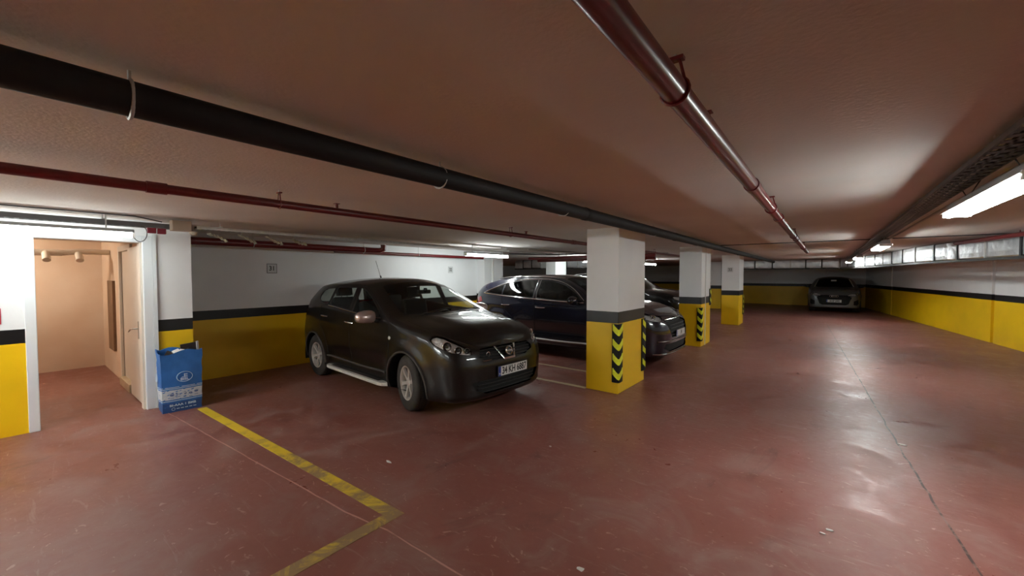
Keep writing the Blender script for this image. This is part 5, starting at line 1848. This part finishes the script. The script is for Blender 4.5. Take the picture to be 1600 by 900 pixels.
DS['lampx'] = (2.02, 0.72, 0.90)
DS['gr'] = (0.58, 0.82, 0.44)
DS['platez'] = 0.60
big_suv_front(cd, car2, DS, '34')
for sg_ in (-1, 1):
    ribbon_tube(car2, cd.side_tube([(-1.80, 1.247), (-1.6, 1.325), (-1.25, 1.456), (-0.87, 1.540), (-0.35, 1.566), (0.0, 1.548), (0.32, 1.468), (0.60, 1.322), (0.80, 1.16)], 0, sg_, 0.004, 8), 0.011, 'window_chrome', M['chrome'])
    ribbon_tube(car2, cd.side_tube([(-1.80, 1.247), (-1.4, 1.212), (-0.8, 1.178), (0.0, 1.142), (0.80, 1.12)], 0, sg_, 0.004, 8), 0.010, 'window_chrome', M['chrome'])
    for x in (-0.37, -0.31):
        ribbon_tube(car2, cd.side_tube([(x, 1.17), (x, 1.3), (x, 1.545)], 0, sg_, 0.003, 5), 0.006, 'pillar_strip', M['chrome'])
    ribbon_tube(car2, cd.side_tube([(-0.90, 0.345), (-0.3, 0.335), (0.4, 0.33), (0.96, 0.345)], 0, sg_, 0.006, 6), 0.020, 'sill_strip', M['satin'] if False else M['galv'])
    for (xa, xb, z) in ((-1.22, -1.0, 1.005), (-0.30, -0.08, 0.985)):
        a, m_, b = cd.side(xa, z, sg_, 0.006), cd.side((xa + xb) / 2, z, sg_, 0.034), cd.side(xb, z, sg_, 0.006)
        MB().tube([a, a.lerp(m_, 0.5) + Vector((0, sg_ * 0.012, 0)), m_, b.lerp(m_, 0.5) + Vector((0, sg_ * 0.012, 0)), b], 0.010, 8).build('door_handle', M['chrome'], parent=car2, smooth=True)
    # roof rail and lower front lip
    pts = [cd.top(x, sg_ * y, 0.03) for x, y in ((-1.55, 0.60), (-1.3, 0.635), (-0.8, 0.655), (-0.2, 0.655), (0.1, 0.64), (0.22, 0.625))]
    ribbon_tube(car2, [p for p in pts if p], 0.013, 'roof_rail', M['chrome'], 8)
for z, yh, r_ in ((0.265, 0.80, 0.014), (0.49, 0.78, 0.010), (0.845, 0.46, 0.009)):
    pts = [p for p in (cd.front(y, z, 0.006) for y in np.linspace(-yh, yh, 21)) if p]
    ribbon_tube(car2, pts, r_, 'front_chrome_strip', M['chrome'], 8)
MB().box((0.9, -0.62, 0.35), (2.1, 0.62, 0.42)).box((-2.0, -0.62, 0.28), (0.9, 0.62, 0.31)).build('underbody', M['seam'], parent=car2)

# ---- the grey car at the far end ---------------------------------------------
AU = dict(DS)
AU.update(
    plan=[(2.20, 0), (2.193, 0.38), (2.16, 0.62), (2.06, 0.79), (1.90, 0.865), (1.68, 0.90), (1.35, 0.92), (0.6, 0.92), (-0.4, 0.92), (-1.4, 0.915), (-1.8, 0.89), (-2.0, 0.82), (-2.14, 0.68), (-2.2, 0.4), (-2.21, 0)],
    edge=[(-2.4, 1.20), (-1.95, 1.28), (-1.5, 1.38), (-1.0, 1.47), (-0.4, 1.52), (0.0, 1.51), (0.3, 1.43), (0.6, 1.28), (0.9, 1.11), (1.05, 1.05), (1.3, 1.02), (1.7, 0.975), (1.9, 0.92), (2.03, 0.85), (2.10, 0.79), (2.4, 0.6)],
    centre=[(-2.4, 1.24), (-1.95, 1.34), (-1.5, 1.46), (-1.0, 1.55), (-0.4, 1.585), (0.0, 1.575), (0.3, 1.52), (0.6, 1.38), (0.9, 1.21), (1.15, 1.09), (1.25, 1.075), (1.5, 1.055), (1.75, 1.01), (1.92, 0.94), (2.03, 0.865), (2.10, 0.79), (2.4, 0.6)],
    belt=[(-2.4, 1.12), (-1.6, 1.12), (-1.0, 1.10), (0.0, 1.06), (0.9, 1.02), (1.3, 0.92), (2.3, 0.75)],
    tumble=[(0, 0), (0.1, 0.05), (0.3, 0.20), (0.45, 0.33), (0.6, 0.42)],
    rad=0.05, nl=14, nu=10, wx=(1.34, -1.34), wr=0.36, ar=0.40, track=1.80,
    windows={'front': [(0.70, 1.09), (0.55, 1.22), (0.28, 1.36), (0.0, 1.44), (-0.30, 1.46), (-0.30, 1.09)], 'rear': [(-0.40, 1.46), (-0.8, 1.43), (-1.15, 1.34), (-1.2, 1.12), (-0.40, 1.10)]},
    windscreen=[(1.12, 0.0), (1.11, 0.3), (1.05, 0.54), (0.95, 0.665), (0.83, 0.68), (0.55, 0.60), (0.28, 0.53), (0.25, 0.45), (0.29, 0.25), (0.30, 0.0)],
    bonnet=[(1.17, 0.0), (1.15, 0.4), (1.07, 0.68), (1.15, 0.77), (1.5, 0.78), (1.78, 0.74), (1.92, 0.60), (2.0, 0.3), (2.02, 0.0)],
    dash=(0.55, 1.0), mir=(0.42, 1.38), mx=(0.60, 1.10), msz=(0.21, 0.14, 0.10), lampx=(1.95, 0.70, 0.79), gr=(0.46, 0.70, 0.42), platez=0.52,
    cuts=[
        ('headlamp', [(0.74, 0.84), (0.80, 0.87), (1.0, 0.855), (1.14, 0.80), (1.14, 0.765), (1.0, 0.755), (0.82, 0.78)], A45, (1, 3), (0.7, -0.7, 0.3), True),
        ('grille', [(-0.50, 0.775), (-0.60, 0.68), (-0.50, 0.40), (-0.40, 0.34), (0.40, 0.34), (0.50, 0.40), (0.60, 0.68), (0.50, 0.775)], YZ, (1, 2, 3), (1, 0, 0), False),
        ('side_intake', [(0.86, 0.60), (1.04, 0.52), (1.04, 0.36), (0.90, 0.34), (0.80, 0.42)], A45, (1,), (0.7, -0.7, 0), True),
        ('tail_lamp', [(-1.84, 1.0), (-1.8, 0.92), (-2.5, 0.90), (-2.5, 1.0)], XZ, (1,), None, True),
    ],
)
AU['disp'] = lambda p, n, kind: disp_d(p, n, kind) if kind == 'side' else p
ca, car3 = base_car(AU, 'suv', 'grey suv with four chrome rings on its grille, parked nose-out at the far end', (0.30, 24.6, 0), R(-90), M['grey_paint'], M['glass_dark'], M['trim'], doors=False, step=0.07, spokes=5)
big_suv_front(ca, car3, AU, '34 EP 2002')
for a in (-1, 1):
    pass
ca.emit('side_intake', 'side_intake', M['seam'], car3, -0.02)
p = ca.front(0, 0.725, 0.012)
k = MB()
for i in range(4):
    k.tube([(p.x, -0.105 + 0.07 * i + 0.042 * math.cos(a), 0.725 + 0.042 * math.sin(a)) for a in [2 * math.pi * j / 20 for j in range(20)]], 0.006, 6, closed=True)
k.build('ring_emblem', M['chrome'], parent=car3, smooth=True)
for sg_ in (-1, 1):
    pts = [ca.top(x, sg_ * y, 0.004) for x, y in ((0.96, 0.70), (0.75, 0.655), (0.5, 0.60), (0.3, 0.56))]
    ribbon_tube(car3, [p for p in pts if p], 0.018, 'pillar_trim', M['galv'], 6)
MB().cbox((0.62, 0, 1.40), (0.03, 0.2, 0.06)).build('mirror_tag', M['plate_white'], parent=car3)

# ---- two cars glimpsed beyond ------------------------------------------------
SU = dict(DS)
SU['cuts'] = DS['cuts'][:2] + DS['cuts'][3:]
SU['disp'] = None
SU['nl'], SU['nu'] = 10, 8
cs, car4 = base_car(SU, 'suv', 'tall black suv glimpsed between the two nearest columns behind the dark blue car', (-5.5, 13.2, 0), 0.0, M['black_paint'], M['glass_dark'], M['trim'], doors=False, step=0.09, spokes=5)
car4.scale = (1.0, 1.0, 1.06)
cs.emit('grille', 'grille', M['seam'], car4, -0.03)
lamp_unit(cs, car4, 'headlamp', [])
cs.emit('tail_lamp', 'tail_lamp', M['red_lens'], car4, 0.004)
pts = [cs.top(x, -0.66, 0.03) for x in (-1.5, -0.8, 0.0, 0.2)]
ribbon_tube(car4, [p for p in pts if p], 0.014, 'roof_rail', M['chrome'])
cw, car5 = base_car(SU, 'suv', 'white suv with a red tail lamp, just left of the nearest column', (-8.05, 11.2, 0), R(180), M['white_paint'], M['glass_dark'], M['white_paint'], doors=False, step=0.09, spokes=5)
cw.emit('grille', 'grille', M['seam'], car5, -0.03)
lamp_unit(cw, car5, 'headlamp', [])
cw.emit('tail_lamp', 'tail_lamp', M['red_lens'], car5, 0.004)
